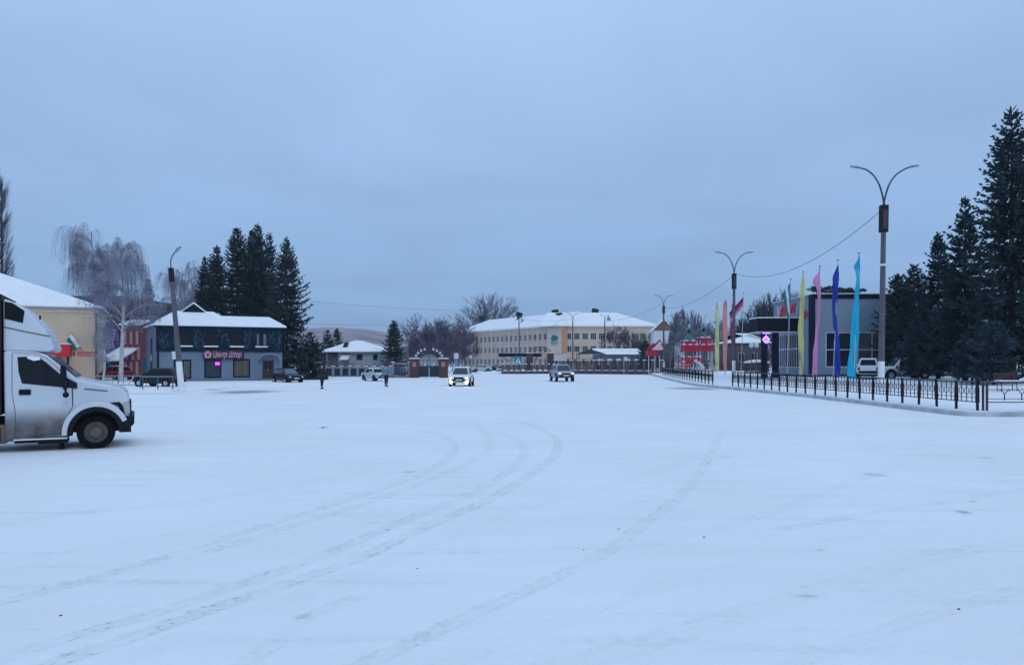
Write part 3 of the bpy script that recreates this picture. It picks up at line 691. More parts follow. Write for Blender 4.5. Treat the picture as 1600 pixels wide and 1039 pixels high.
# left wall: local frame turned so that x runs from the far end towards the camera
lw = [(1.0,3.0,.9,4.15),(3.1,7.6,.9,4.15)]
f = MB(); facade(f, 10, Hc, lw)
o = f.build('side_wall', cwall, t); LM = Matrix.Translation((0,10,0)) @ Matrix.Rotation(R(-90), 4, 'Z'); o.matrix_local = LM
frw = mat('window_white', (.55,.58,.65), .6)
for r in fr: window(t, *r, .1, frw, glassb, 2, 2, .1)
for r, nc_ in zip(lw, (4,8)):
    wo = window(t, *r, .1, frw, glassb, nc_, 1, .09); wo.matrix_local = LM @ Matrix.Translation((r[0], .1, r[2]))
    MB().box(.1,r[1]-r[0]-.1,-.07,-.031,1.75,1.87).build('transom', frw, wo)
MB().box(-.06,.16,-.06,.95,0,Hc+.12).build('corner_pillar', navy, t, bevel=.02)
MB().box(.162,18.1,-.08,10.05,Hc-.28,Hc+.1).build('roof_fascia', fascia, t)
MB().box(-.05,.161,.952,10.05,Hc-.14,Hc+.1).build('side_coping', mat('coping_grey', (.16,.22,.30), .6), t)
MB().box(-.07,18.1,-.08,10.06,Hc+.13,Hc+.19).build('snow_cover', snow, t)
MB().box(-.04,18.04,-.03,-.001,-.6,.35).build('plinth', darktrim, t)
MB().box(-.03,-.001,.96,10,-.6,.3).build('plinth', darktrim, t)
# entrance canopy on two navy pillars
cb_ = MB().prism([(-4.0,2.8),(-.07,2.8),(-.07,6.0),(-2.7,6.0),(-4.0,5.0)], 0, 1)
cn = MB(); poly = [(-4.0,2.8),(-.07,2.8),(-.07,7.0),(-2.6,7.0),(-4.0,5.2)]; z0_, z1_ = czz(517.5,69), czz(496.5,69); n = len(poly)
cn.add([(x,y,z0_) for x,y in poly]+[(x,y,z1_) for x,y in poly],[tuple(range(n))[::-1],tuple(range(n,2*n))]+[(i,(i+1)%n,n+(i+1)%n,n+i) for i in range(n)])
c_ = cn.build('entrance_canopy', fascia, t)
cn = MB(); cn.add([(x*1.0-(.04 if x<-.1 else 0),y,z1_+.002) for x,y in poly]+[(x-(.04 if x<-.1 else 0),y,z1_+.09) for x,y in poly],[tuple(range(n))[::-1],tuple(range(n,2*n))]+[(i,(i+1)%n,n+(i+1)%n,n+i) for i in range(n)]); cn.build('snow_cover', snow, c_)
cn = MB(); cn.add([(x-(.03 if x<-.1 else 0),y-(.03 if y<3 else 0),z0_-.07) for x,y in poly]+[(x-(.03 if x<-.1 else 0),y-(.03 if y<3 else 0),z0_-.002) for x,y in poly],[tuple(range(n))[::-1],tuple(range(n,2*n))]+[(i,(i+1)%n,n+(i+1)%n,n+i) for i in range(n)]); cn.build('light_edge', mat('pale_trim', (.60,.62,.66), .6, .06), c_)
for x in (-3.55,-2.5): MB().box(x,x+.5,3.0,3.4,-.3,z0_-.072).build('pillar', navy, t)
redl = mat('red_letters', (.50,.012,.03), .45, .05, emit=(.5,.01,.03), estr=.12)
text_mesh('У', 'sign_letter', mat('pale_sign_letter', (.62,.52,.62), .5), t, 2.0, SIDEL(-.10, 8.9, 5.9+dz+.15), .05, .3)
text_mesh('рал', 'sign_letter', redl, t, 1.55, SIDEL(-.10, 7.9, 6.6+dz), .05, .3, width=3.9)
text_mesh('кафе', 'sign_letter', redl, t, .8, SIDEL(-.10, 2.55, 6.05+dz), .04, .2, width=1.4)
# violet pharmacy-style cross hanging under the canopy
pu = mat('violet_light', (.4,.2,.8), .4, .02, emit=(.55,.28,1.0), estr=1.25)
q = MB(); hx, hz = -3.03, z0_-.75
hx = -3.3
for pa_, pb_ in (((-.27,0),(0,.3)),((0,.3),(.27,0)),((.27,0),(0,-.3)),((0,-.3),(-.27,0))): q.tube([(hx+pa_[0],2.65,hz+pa_[1]),(hx+pb_[0],2.65,hz+pb_[1])], .10, 8)
q.sphere((hx,2.65,hz), .07, 6)
q.tube([(hx-.34,2.65,z0_-.16),(hx+.34,2.65,z0_-.16)], .05, 6).tube([(hx,2.65,hz+.3),(hx,2.65,z0_-.18)], .03, 6); q.build('cross_sign', pu, t)

# dark brown house and log fence behind the tricolour flag
d = 108; t = thing('brown_house', 'low brown house with snowy roof behind the tricolour flag', 'house', (PX(1143,d), d, .3))
Wd = PX(1200,d)-PX(1143,d); rects = [(1.0,1.9,1.6,3.0),(2.9,3.8,1.6,3.0)]
f = MB(); facade(f, Wd, 4.3, rects); shell(f, Wd, 8, 4.3); f.build('wall', mat('brown_boards', (.10,.085,.09), .9, .2), t)
for r in rects: window(t, *r, .1, wfr, glass, 2, 1, .08)
snowroof(t, x0=0, x1=Wd, y0=0, y1=8, z=4.3, h=1.6, ov=.4)
d = 86; t = thing('log_fence', 'dark log fence topped with snow beside the cafe entrance', 'fence', (PX(1163,d), d, .35), R(4))
for z in (.25,.6,.95,1.3): MB().tube([(0,0,z),(1.9,.1,z+.12),(3.0,0,z)], .15, 8).build('log', mat('dark_log', (.06,.055,.06), .9, .25), t)
for x in (.3,2.7): MB().box(x,x+.12,.15,.3,-.3,1.5).build('post', mat('dark_log', (.06,.055,.06), .9, .25), t)
MB().tube([(0,0,1.5),(1.0,.05,1.62),(1.9,.1,1.66),(3.0,0,1.5)], [.12,.2,.17,.12], 8).build('snow_cover', snow, t, smooth=True)

# small gabled house right of the school
d = 150; t = thing('gabled_house', 'small white house with brown gable right of the school', 'house', (PX(1021,d), d, .3))
Wd = PX(1053,d)-PX(1021,d)
f = MB(); rects = [(1.2,2.1,4.2,5.4)]; facade(f, Wd, PZ(516,d)-.3, rects); shell(f, Wd, 2.8, PZ(516,d)-.3); f.build('wall', mat('white_render', (.60,.63,.67), .9, .08), t)
window(t, *rects[0], .1, wfr, glass, 2, 1, .08)
MB().box(-.06,Wd+.06,-.3,2.86,-.3,PZ(539,d)-.3).build('lower_storey', mat('dark_boards', (.035,.035,.05), .85, .2), t)
k = MB(); gable(k, 0, Wd, -.05, 2.9, PZ(516,d)-.299, 2.1); k.build('gable', mat('brown_gable', (.17,.11,.10), .85, .15), t)
k = MB(); x = MB()
k.add([(-.3,-.3,7.85),(Wd/2,-.3,10.2),(Wd/2,3.0,10.2),(-.3,3.0,7.85),(-.3,-.3,7.97),(Wd/2,-.3,10.32),(Wd/2,3.0,10.32),(-.3,3.0,7.97)],[(0,3,2,1),(4,5,6,7),(0,1,5,4),(1,2,6,5),(2,3,7,6),(3,0,4,7)])
k.add([(Wd/2,-.3,10.2),(Wd+.3,-.3,7.85),(Wd+.3,3.0,7.85),(Wd/2,3.0,10.2),(Wd/2,-.3,10.32),(Wd+.3,-.3,7.97),(Wd+.3,3.0,7.97),(Wd/2,3.0,10.32)],[(0,3,2,1),(4,5,6,7),(0,1,5,4),(1,2,6,5),(2,3,7,6),(3,0,4,7)])
k.build('roof', snow, t)

# long low shed and dark gazebo in front of the school
d = 150; t = thing('long_shed', 'long low shed with snow white roof in front of the school', 'shed', (PX(930,d), d, 0))
Wd = PX(1003,d)-PX(930,d)
MB().box(0,Wd,0,5,0,PZ(553,d)).build('wall', mat('shed_grey', (.09,.10,.13), .85, .15), t)
MB().add([(-.3,-.4,PZ(553,d)),(Wd+.3,-.4,PZ(553,d)),(Wd,4.5,PZ(543,d)),(0,4.5,PZ(543,d)),(-.3,8,PZ(553,d)),(Wd+.3,8,PZ(553,d))],[(0,1,2,3),(2,5,4,3),(0,3,4),(1,5,2),(0,4,5,1)]).build('roof', snow, t)
for i in range(5): MB().box(.5+i*1.9,1.4+i*1.9,-.06,-.002,1.3,2.6).build('window', wfr, t)
d = 134; t = thing('gazebo', 'dark open gazebo with a low pyramid roof behind the brick fence', 'gazebo', (PX(922,d), d, 0))
ap = PZ(544.5,d); ea = PZ(552.5,d)
MB().add([(-2.6,-2.6,ea),(2.6,-2.6,ea),(2.6,2.6,ea),(-2.6,2.6,ea),(0,0,ap)],[(0,1,4),(1,2,4),(2,3,4),(3,0,4),(3,2,1,0)]).build('roof', mat('black_roof', (.008,.009,.014), .8), t)
for x in (-2.2,2.2):
    for y in (-2.2,2.2): MB().box(x-.08,x+.08,y-.08,y+.08,0,ea-.01).build('post', steel, t)
# flat dark canopy by the second gate
d = 124; t = thing('flat_canopy', 'flat dark canopy on pale posts left of the second brick gate', 'canopy', (PX(779,d), d, 0))
Wd = PX(846,d)-PX(779,d)
MB().box(0,Wd,-1,1.6,PZ(556.5,d),PZ(551.5,d)).build('roof', fascia, t)
for i in range(5): MB().box(.8+i*1.35,1.15+i*1.35,-.2,.1,0,PZ(556.5,d)-.01).build('post', pier, t)
for i in range(2): MB().box(1.2+i*1.35,2.1+i*1.35,0,.05,.1,2.3).build('panel', mat('pale_panel', (.38,.42,.48), .7), t)
# ------------------------------------------------------------------ FENCES, GATES, LAMPS, FLAGS, SIGNS
SQ2 = dict()
def along(P, step):
    out_ = []
    for a, b in zip(P[:-1], P[1:]):
        a = Vector(a); b = Vector(b); n_ = max(1, round((b-a).length/step))
        out_ += [a.lerp(b, i/n_) for i in range(n_)]
    out_.append(Vector(P[-1])); return out_
railsnow = mat('rail_frost', (.22,.24,.32), .7)
def square_fence(name, label, P, step, group=None, hgt=1.05, last_wide=False):
    t = thing(name, label, 'fence', (P[0][0], P[0][1], 0), 0, group); o0 = Vector((P[0][0], P[0][1], 0))
    pts = [Vector((p.x, p.y, zplat(p.x))) - o0 for p in along([Vector((x, y, 0)) for x, y in P], step)]
    pb = MB().box(-.035,.035,-.035,.035,-.05,hgt); pb.box(-.05,.05,-.05,.05,.30,.86).box(-.045,.045,-.045,.045,hgt-.02,hgt+.03)
    proto = pb.build('post', darkfence, t); proto.location = pts[0]
    first = None
    for i, p in enumerate(pts):
        if i: c = proto.copy(); COL.objects.link(c); c.parent = t; c.location = p; c.rotation_euler = (R(1.1*math.sin(i*5.3)), R(1.2*math.sin(i*3.7)), 0)
        if i < len(pts)-1:
            q = pts[i+1]; L = (q-p).length; a = math.atan2(q.y-p.y, q.x-p.x)
            m = MB(); m.box(.036,L-.036,-.02,.02,hgt-.05,hgt-.015).box(.036,L-.036,-.018,.018,.30,.33)
            n_ = 3
            for k in range(1, n_+1):
                x = L*k/(n_+1); m.box(x-.011,x+.011,-.011,.011,.331,hgt-.051)
            for k in range(n_):
                xa = L*(k+.62)/(n_+1); xb = L*(k+1.38)/(n_+1)
                m.tube([(xa,0,.78),(xa,0,.62),((xa+xb)/2,0,.56),(xb,0,.62),(xb,0,.78),((xa+xb)/2,0,.84),(xa,0,.78)], .013, 4)
            m.box(.05,L-.05,-.009,.009,.46,.48)
            pn = m.build('panel', darkfence, t); pn.location = p; pn.rotation_euler = (0, -math.atan2(q.z-p.z, L), a)
            MB().box(.0,L,-.024,.024,hgt-.013,hgt+.005).build('rail_snow', railsnow, pn)
    return t
FP = [(16.0,53.6),(16.4,40.0),(16.72,26.55)]
square_fence('railing', 'long dark metal railing along the kerb in front of the flags', FP, 1.27)
t = thing('railing', 'wide panel railing turning right along the kerb towards the frame edge', 'fence', (16.9,26.52,zplat(16.9)), R(0))
for i, x in enumerate((.0,.14,3.2,6.4)): 
    MB().box(x-.03,x+.03,-.03,.03,-.05,1.05).build('post', mat('maroon_post', (.045,.02,.03), .5, .2), t)
for k in range(2):
    x0 = .15+k*3.2; m = MB().box(x0,x0+3.0,-.02,.02,1.0,1.035).box(x0,x0+3.0,-.018,.018,.30,.33)
    for j in range(1,5):
        x = x0+j*.62; m.box(x-.014,x+.014,-.012,.012,.38,.62); m.tube([(x,0,.60),(x-.12,0,.74),(x-.2,0,.76)], .014, 5).tube([(x,0,.60),(x+.12,0,.74),(x+.2,0,.76)], .014, 5)
    m.box(x0,x0+3.0,-.01,.01,.42,.44).box(x0,x0+3,-.01,.01,.76,.78)
    pn = m.build('panel', darkfence, t); MB().box(x0,x0+3.0,-.026,.026,1.037,1.055).build('rail_snow', railsnow, pn)
square_fence('railing', 'second run of dark metal railing beyond the gap, towards the red playground', [(20.0,98.0),(17.5,76.0),(15.45,56.9)], 2.0)

# brick fence across the back of the square
def brick_fence(name, label, A, B, n, hp, hw, pw, lattice, seed, capsnow=True):
    A = Vector((*A, 0)); B = Vector((*B, 0)); L = (B-A).length
    t = thing(name, label, 'fence', A, math.atan2(B.y-A.y, B.x-A.x)); s = L/n
    MB().box(0,L,-.14,.14,0,hw).build('plinth', brickdark, t); MB().box(0,L,-.16,.16,hw+.002,hw+.09).build('plinth_snow', snow, t)
    pst = mat('fence_pillar', (.10,.085,.095), .85, .2); pan = mat('fence_panel', (.022,.02,.03), .7, .3)
    for i in range(n+1):
        x = i*s; p = MB().box(x-pw/2,x+pw/2,-.17,.17,0,hp).build('pillar', pst, t)
        if capsnow: MB().box(x-pw/2-.05,x+pw/2+.05,-.22,.22,hp+.002,hp+.12).build('cap_snow', snow, p, bevel=.03)
        if i < n:
            m = MB(); x0, x1 = x+pw/2, x+s-pw/2
            if lattice:
                m.box(x0,x1,-.03,.03,hp-.22,hp-.12).box(x0,x1,-.03,.03,hw+.2,hw+.28)
                m.tube([(x0,0,hw+.28),(x1,0,hp-.22)], .05, 4).tube([(x0,0,hp-.22),(x1,0,hw+.28)], .05, 4)
                nb = 3
            else: m.box(x0,x1,-.03,.03,hp-.3,hp-.2).box(x0,x1,-.03,.03,hw+.12,hw+.2); nb = 6
            for k in range(nb): xx = x0+(k+.5)*(x1-x0)/nb; m.box(xx-.035,xx+.035,-.025,.025,hw+.2,hp-.1)
            m.build('panel', pan, t)
    return t
brick_fence('brick_fence', 'dark brick fence with tall snow capped pillars behind the silver car', (PX(868,121),121), (PX(1034,112),112), 13, 2.15, .55, .38, False, 1)
brick_fence('brick_fence', 'lower brick fence with crossed lattice panels left of the silver car', (PX(785,118),118), (PX(866,121),121), 9, 1.55, .45, .22, True, 2)
def arch_gate(name, label, pxs, pyt, d, arch_top, w, group, letters, leaf):
    x0 = PX(pxs[0],d); t = thing(name, label, 'gate', (x0, d, 0)); zt = PZ(pyt,d); xr = PX(pxs[1],d)-x0
    for x in (0, xr):
        p = MB().box(x-w/2,x+w/2,-w*.4,w*.4,0,zt).build('pillar', brickdark, t); MB().box(x-w/2-.08,x+w/2+.08,-w*.45,w*.45,zt+.002,zt+.12).build('cap_snow', snow, p, bevel=.03)
        if letters: MB().box(x-.22,x+.22,-w*.4-.03,-w*.4-.002,zt-.95,zt-.4).build('plaque', mat('pink_plaque', (.42,.17,.20), .6), p)
    zr = PZ(arch_top,d); P = []; Q = []
    for k in range(21):
        a = math.pi*k/20; P.append((xr/2-(xr/2+.15)*math.cos(a), 0, zt+(zr-zt)*math.sin(a))); Q.append((xr/2-(xr/2-.35)*math.cos(a), 0, zt+(zr-zt-.5)*math.sin(a)))
    dk = mat('gate_metal', (.03,.035,.06), .6)
    m = MB().tube(P, .06, 6).tube(Q, .04, 6)
    for k in range(2, 20, 2): m.tube([P[k],Q[k]], .03, 4)
    a_ = m.build('arch', dk, t)
    if letters:
        for k in range(2, 19, 2):
            if k in (10,): continue
            c = (Vector(P[k])+Vector(Q[k]))/2; o = MB().box(-.12,.12,-.11,-.07,-.14,.14).build('letter_plate', mat('plate_white', (.52,.57,.64), .6), a_, bevel=.04); o.location = c; o.rotation_euler = (0, math.pi*(k-10)/26, 0)
        MB().box(xr/2-.4,xr/2+.4,-.14,-.1,zr-.55,zr+.12).build('crest', dk, a_)
    if leaf:
        for s_, xa, xb in ((0,w/2+.05,xr/2-.03),(1,xr/2+.03,xr-w/2-.05)):
            MB().box(xa,xb,-.04,.04,.1,1.45).build('leaf', mat('gate_green', (.012,.035,.048), .7, .25), t)
            m = MB()
            for k in range(7): x = xa+(k+.5)*(xb-xa)/7; m.box(x-.03,x+.03,-.025,.025,1.452,1.5+1.35*math.sin(math.pi*min(1,max(0,(x/xr)))) )
            m.box(xa,xb,-.02,.02,2.3,2.36).box(xa,xb,-.02,.02,1.85,1.9); m.build('leaf_grille', mat('grille_pale', (.42,.48,.56), .6), t)
    return t
arch_gate('arched_gate', 'arched metal gate between maroon brick pillars left of the white car with lit headlights', (648,693), 560, 90, 541, 1.05, None, True, True)
arch_gate('arched_gate', 'plain dark arched gate between brick pillars below the round school emblem', (827.5,860), 551, 123, 541.5, 1.1, None, False, False)
# green garden fence in front of the bungalow
def garden_fence(label, pxa, pxb, d, n, hgt, da=0):
    A = Vector((PX(pxa,d),d,0)); B = Vector((PX(pxb,d+da),d+da,0)); L = (B-A).length; s = L/n
    t = thing('garden_fence', label, 'fence', A, math.atan2(B.y-A.y,B.x-A.x))
    MB().box(0,L,-.12,.12,0,.2).build('plinth', concrete, t)
    for i in range(n+1):
        x = i*s; p = MB().box(x-.14,x+.14,-.12,.12,0,hgt+.12).build('post', mat('fence_post_grey', (.20,.22,.30), .85, .15), t); MB().box(x-.2,x+.2,-.18,.18,hgt+.122,hgt+.2).build('cap_snow', snow, p)
        if i < n:
            m = MB()
            for k in range(9): xx = x+.14+(k+.5)*(s-.28)/9; m.box(xx-.05,xx+.05,-.03,.03,.25,hgt-.05)
            m.box(x+.14,x+s-.14,-.045,-.03,.4,.47).box(x+.14,x+s-.14,-.045,-.03,hgt-.3,hgt-.23)
            pn = m.build('panel', mat('fence_green', (.012,.04,.055), .7, .25), t)
            MB().box(x+.14,x+s-.14,-.04,.04,hgt-.048,hgt-.01).build('rail_snow', snow, pn)
    return t
garden_fence('dark green picket fence with grey posts in front of the bungalow', 508, 610, 90, 8, 1.25)
garden_fence('taller green fence panel between the parked white car and the arched gate', 614, 640, 90, 1, 1.75)
garden_fence('teal picket fence under the tall spruce beside the shop', 462, 504, 76, 3, .75)
# teal tube barriers on the left pavement
for pxa, pxb, d, lab in ((223,270,47.6,'teal tube barrier just left of the leaning street lamp'),(150,219,50.5,'faded tube barrier behind the truck bonnet')):
    L = PX(pxb,d)-PX(pxa,d); t = thing('barrier', lab, 'barrier', (PX(pxa,d), d, .12))
    tl = mat('barrier_teal', (.05,.13,.16), .6, .2)
    for k in range(3): MB().tube([(L*k/2,0,-.1),(L*k/2,0,.82)], .035, 8).build('post', tl, t)
    rail = MB().tube([(-.05,0,.84),(L+.05,0,.84)], .03, 8).build('rail', mat('barrier_pale', (.24,.25,.33), .6), t)
    m = MB(); m.tube([(0,0,.22),(L,0,.22)], .022, 6)
    for k in range(1,8):
        if k % 4: m.tube([(L*k/8,0,.22),(L*k/8,0,.82)], .014, 5)
    m.build('bars', mat('barrier_maroon', (.07,.025,.05), .6), t)

# ---- street lamps
polegrey = mat('concrete_pole', (.105,.095,.115), .85, .25, 2, .3); armgrey = mat('lamp_arm', (.06,.075,.11), .6, .15, spec=.2)
def twin_lamp(label, px, pyt, d, zb=0, lean=0, box=True, arms=1.9, whitebase=1.7, r0=.17, drop=0):
    Ht = PZ(pyt,d)-zb; t = thing('street_lamp', label, 'street lamp', (PX(px,d), d, zb), 0, 'twin armed street lamps')
    if lean: t.rotation_euler = (0, R(lean), 0)
    hp = Ht-arms*.95
    MB().tube([(0,0,whitebase),(0,0,hp-arms*.35)], [r0,r0*.72], 10).build('pole', polegrey, t, smooth=False)
    MB().tube([(0,0,-.1),(0,0,whitebase-.005)], [r0*1.06,r0*1.02], 10).build('whitewashed_base', whitewash, t)
    if box:
        b = MB().box(-r0*1.15,r0*1.15,-r0*1.1,r0*1.1,hp-arms*.95,hp-arms*.15).build('fuse_box', mat('fuse_box', (.014,.014,.022), .7, spec=.15), t, bevel=.02)
        MB().box(-r0*.7,r0*.7,-r0*1.1-.02,-r0*1.1-.002,hp-arms*.85,hp-arms*.3).build('box_door', mat('fuse_box_door', (.05,.035,.04), .7), b)
    MB().tube([(0,0,hp-arms*.35),(0,0,hp-arms*.0)], r0*.42, 8).build('neck', armgrey, t)
    for s in (-1, 1):
        up = drop if s > 0 else 0
        P = [(0,0,hp-arms*.1),(s*.79*arms*.07,0,hp+arms*.18),(s*.79*arms*.2,0,hp+arms*.48),(s*.79*arms*.42,0,hp+arms*.74),(s*.79*arms*.68,0,hp+arms*.89),(s*.79*arms*.92,0,hp+arms*.94+up*.6)]
        P = [tuple(p) for p in catmull(P, 4)]
        a = MB().tube(P, [r0*.3]*8+[r0*.26]*(len(P)-8), 7).build('arm', armgrey, t, smooth=True)
        q = MB().tube([(s*.79*arms*.9,0,hp+arms*.935+up*.6),(s*.79*arms*1.0,0,hp+arms*.955+up*.8),(s*.79*arms*1.28,0,hp+arms*.985+up)], [r0*.3,r0*.55,r0*.35], 8)
        for i in range(len(q.v)): v = q.v[i]; q.v[i] = (v[0], v[1], hp+arms*.96+(v[2]-hp-arms*.96)*.8)
        q.build('lamp_head', mat('lamp_head', (.20,.23,.28), .45), a)
    return t
L1 = twin_lamp('nearest tall twin armed lamp with whitewashed foot, beside the cyan flag', 1376.5, 262, 41.5, .33, .9, drop=.14, whitebase=1.62)
L2 = twin_lamp('twin armed lamp rising behind the crimson flag', 1146.5, 394, 73.5, .36, .2)
L3 = twin_lamp('twin armed lamp above the red playhouse roof', 1037, 461, 118, .3, 0, arms=1.5)
L4 = twin_lamp('twin armed lamp in front of the school emblem panel', 895, 489, 160, .0, 0, box=False, arms=1.2)
L5 = twin_lamp('twin armed lamp before the bare trees at the right school wing', 945, 491.5, 160, .0, 0, box=False, arms=1.0)
L6 = twin_lamp('twin armed lamp over the crossing sign, before the left school wing', 811, 491.5, 165, .0, 0, box=False, arms=1.0)
q = MB().lathe([(.15,6.95),(.17,6.97),(.17,7.05),(.15,7.07)], n=12); q.build('clamp', whitewash, L1)
q = MB().tube([(.12,-.1,7.02),(.24,-.14,7.02)], .055, 8).build('camera', whitewash, L1)
d = 46.7; t = thing('street_lamp', 'leaning concrete lamp post with single arm and white foot before the shop', 'street lamp', (PX(283.5,d), d, .1), 0, rot=(0, R(-4.9), 0))
hp = PZ(417,d)-.1
MB().tube([(0,0,1.85),(0,0,hp)], [.17,.12], 10).build('pole', polegrey, t)
MB().tube([(0,0,-.1),(0,0,1.845)], [.2,.185], 10).build('whitewashed_base', whitewash, t)
MB().tube([(0,0,hp-.1),(.02,0,hp+.45),(.16,0,hp+.75),(.4,0,hp+1.0)], .035, 7).build('arm', armgrey, t)
MB().tube([(.34,0,hp+.93),(.5,0,hp+1.1),(.75,0,hp+1.28)], [.05,.1,.05], 8).build('lamp_head', mat('lamp_head', (.20,.23,.28), .45), t)
MB().box(-.32,-.1,-.2,.05,2.0,2.5).build('meter_box', mat('meter_box', (.55,.6,.65), .5), t, bevel=.02)
MB().box(-.125,.125,-.13,.13,hp-.9,hp-.05).build('crossarm_bracket', mat('fuse_box', (.014,.014,.022), .7, spec=.15), t)
for k in range(4): MB().lathe([(.03,0),(.06,.03),(.05,.1),(.02,.12)], (.2+.02*k,-.05,4.7-.18*k), 8).build('insulator', whitewash, t)

# ---- flags on poles along the square
def flagpole(label, pxb, pxt, pyt, d, colour, prof, group='tall flagpoles along the square', extra=None, pole=None):
    x0, x1 = PX(pxb,d), PX(pxt,d); zb = zplat(x0); Ht = PZ(pyt,d)-zb
    t = thing('flagpole', label, 'flag', (x0, d, zb), 0, group); lean = (x1-x0)/Ht
    MB().tube([(0,0,-.1),(lean*Ht,0,Ht)], [.045,.03], 8).build('pole', pole or mat('pole_pale', (.42,.44,.50), .5), t)
    MB().sphere((lean*Ht,0,Ht+.04), .06, 6).build('finial', steel, t)
    # prof: rows (fraction of height, left offset m, right offset m)
    if prof:
        P = catmull([(f_*10, a, b) for f_, a, b in prof], 8); V = []; J = 5; rn_ = random.Random(len(label)*7+int(pxb))
        ph = rn_.random()*6
        for f_, a, b in P:
            z = f_/10*Ht
            for j in range(J+1):
                u = j/J; x = lean*z+a+(b-a)*u
                V.append((x, -.06+.10*math.sin(u*5+z*1.3+ph)*min(1,abs(b-a)/.4)+.04*math.sin(z*4+ph+u*9), z))
        fs = [(i*(J+1)+j, i*(J+1)+j+1, (i+1)*(J+1)+j+1, (i+1)*(J+1)+j) for i in range(len(P)-1) for j in range(J)]
        o = MB().add(V, fs).build('flag', colour, t, smooth=True); sm = o.modifiers.new('solid', 'SOLIDIFY'); sm.thickness = .012
    if extra: extra(t, lean, Ht)
    return t
def fl(name, c): return mat(name, c, .75, .10, 1.2, .25)
flagpole('cyan banner flag hanging full length from the tallest pole', 1333, 1342, 396, 48, fl('cyan_cloth', (.0,.40,.62)),
         [(.985,-.02,.02),(.95,-.12,.03),(.905,-.34,.05),(.87,-.26,.08),(.80,-.16,.12),(.7,-.18,.14),(.5,-.30,.15),(.3,-.40,.16),(.12,-.46,.16),(.06,-.44,.16)])
flagpole('dark royal blue banner flag, second from the cyan one', 1301.5, 1309, 407, 51.6, fl('royal_cloth', (.012,.045,.33)),
         [(.965,-.02,.03),(.93,-.14,.05),(.87,-.30,.06),(.8,-.33,.06),(.7,-.35,.05),(.6,-.32,.05),(.5,-.16,.10),(.42,-.06,.22),(.3,-.02,.32),(.12,.02,.44),(.06,.03,.44)])
flagpole('pink banner flag right of the dark corner pillar of the cafe', 1272, 1281, 416, 54.7, fl('pink_cloth', (.66,.27,.48)),
         [(.99,-.02,.02),(.95,-.12,.03),(.89,-.46,.06),(.85,-.38,.08),(.80,-.12,.13),(.6,-.09,.15),(.4,-.13,.14),(.2,-.2,.13),(.06,-.22,.12)], pole=mat('pole_pinkish', (.45,.35,.42), .5))
flagpole('yellow banner flag crossing the red lettering of the cafe', 1251, 1255, 425, 58.6, fl('yellow_cloth', (.62,.60,.22)),
         [(.99,-.02,.02),(.94,-.12,.06),(.8,-.22,.12),(.6,-.26,.14),(.45,-.30,.14),(.3,-.22,.15),(.15,-.18,.16),(.06,-.2,.14)])
def bash(t, lean, Ht):
    cloth(t, [(lean*Ht*.975,0,Ht*.97),(lean*Ht*.9,-.05,Ht*.72)], [(lean*Ht-.7,0,Ht*.86),(lean*Ht-.25,-.1,Ht*.58)], [fl('flag_teal', (.02,.19,.24)), fl('flag_white2', (.62,.68,.74)), fl('flag_dteal', (.02,.13,.17))])
flagpole('slack white and green flag on a bare pale pole before the cafe canopy', 1229.5, 1235.5, 436, 63, None, None, extra=bash)
def tri(t, lean, Ht):
    cloth(t, [(lean*Ht*.98,0,Ht*.955),(-1.25,-.1,Ht*.76)], [(lean*Ht-.05,0,Ht*.84),(-1.1,-.1,Ht*.64)], [fl('flag_navy', (.02,.025,.09)), fl('flag_red', (.42,.02,.10)), fl('flag_pale', (.55,.25,.38))], amp=.03)
flagpole('dark and red striped flag swept left from a thin pale pole', 1157.5, 1162, 457, 78, None, None, extra=tri)
flagpole('crimson banner flag in front of the second twin lamp', 1144.5, 1146, 466, 80.5, fl('crimson_cloth', (.33,.015,.09)),
         [(.98,-.02,.02),(.92,-.16,.05),(.8,-.3,.06),(.7,-.34,.1),(.5,-.26,.12),(.35,-.12,.14),(.2,-.2,.18),(.08,-.1,.16)], pole=mat('pole_pinkish', (.45,.35,.42), .5))
flagpole('salmon banner flag between the yellow-green and crimson ones', 1132.5, 1134, 468, 84.5, fl('salmon_cloth', (.68,.27,.25)),
         [(.99,-.1,.05),(.92,-.36,.14),(.7,-.34,.2),(.5,-.3,.22),(.3,-.28,.2),(.1,-.16,.2),(.05,-.1,.2)])
flagpole('yellow-green banner flag at the far left end of the flag row', 1120.5, 1120, 472, 89, fl('lime_cloth', (.55,.58,.26)),
         [(.99,-.04,.04),(.94,-.2,.12),(.85,-.24,.16),(.7,-.14,.2),(.5,-.26,.22),(.3,-.3,.26),(.1,-.16,.22),(.05,-.14,.18)])

# ---- wires
def wire(label, A, B, sag, r=.02):
    A = Vector(A); B = Vector(B); P = []
    for k in range(25):
        u = k/24; p = A.lerp(B, u); p.z -= sag*4*u*(1-u); P.append(p-A)
    o = MB().tube(P, r*.7, 5).build('overhead_wire', mat('wire', (.03,.035,.05), .6), None); o.location = A
    tag(o, label, 'wire')
def at(px, py, d): return (PX(px,d), d, PZ(py,d))
wire('sagging overhead cable between the nearest twin lamp and the lamp behind the crimson flag', at(1374,331,41.5), at(1149,427,73.5), 1.55, .025)
wire('overhead cable from the lamp behind the crimson flag to the playground lamp', at(1143,432,73.5), at(1039,481,118), .9, .028)
wire('overhead cable from the playground lamp down to the school lamps', at(1035,474,118), at(946,501,160), .7, .03)
wire('upper faint cable crossing the sky from the tall spruce to the centre', at(440,466,92), at(760,484,170), .5, .022)
wire('lower faint cable crossing the sky above the bungalow', at(470,505,80), at(735,503,150), .4, .018)
wire('thin cable between the two school lamps', at(811,497,165), at(895,497,160), .6, .025)

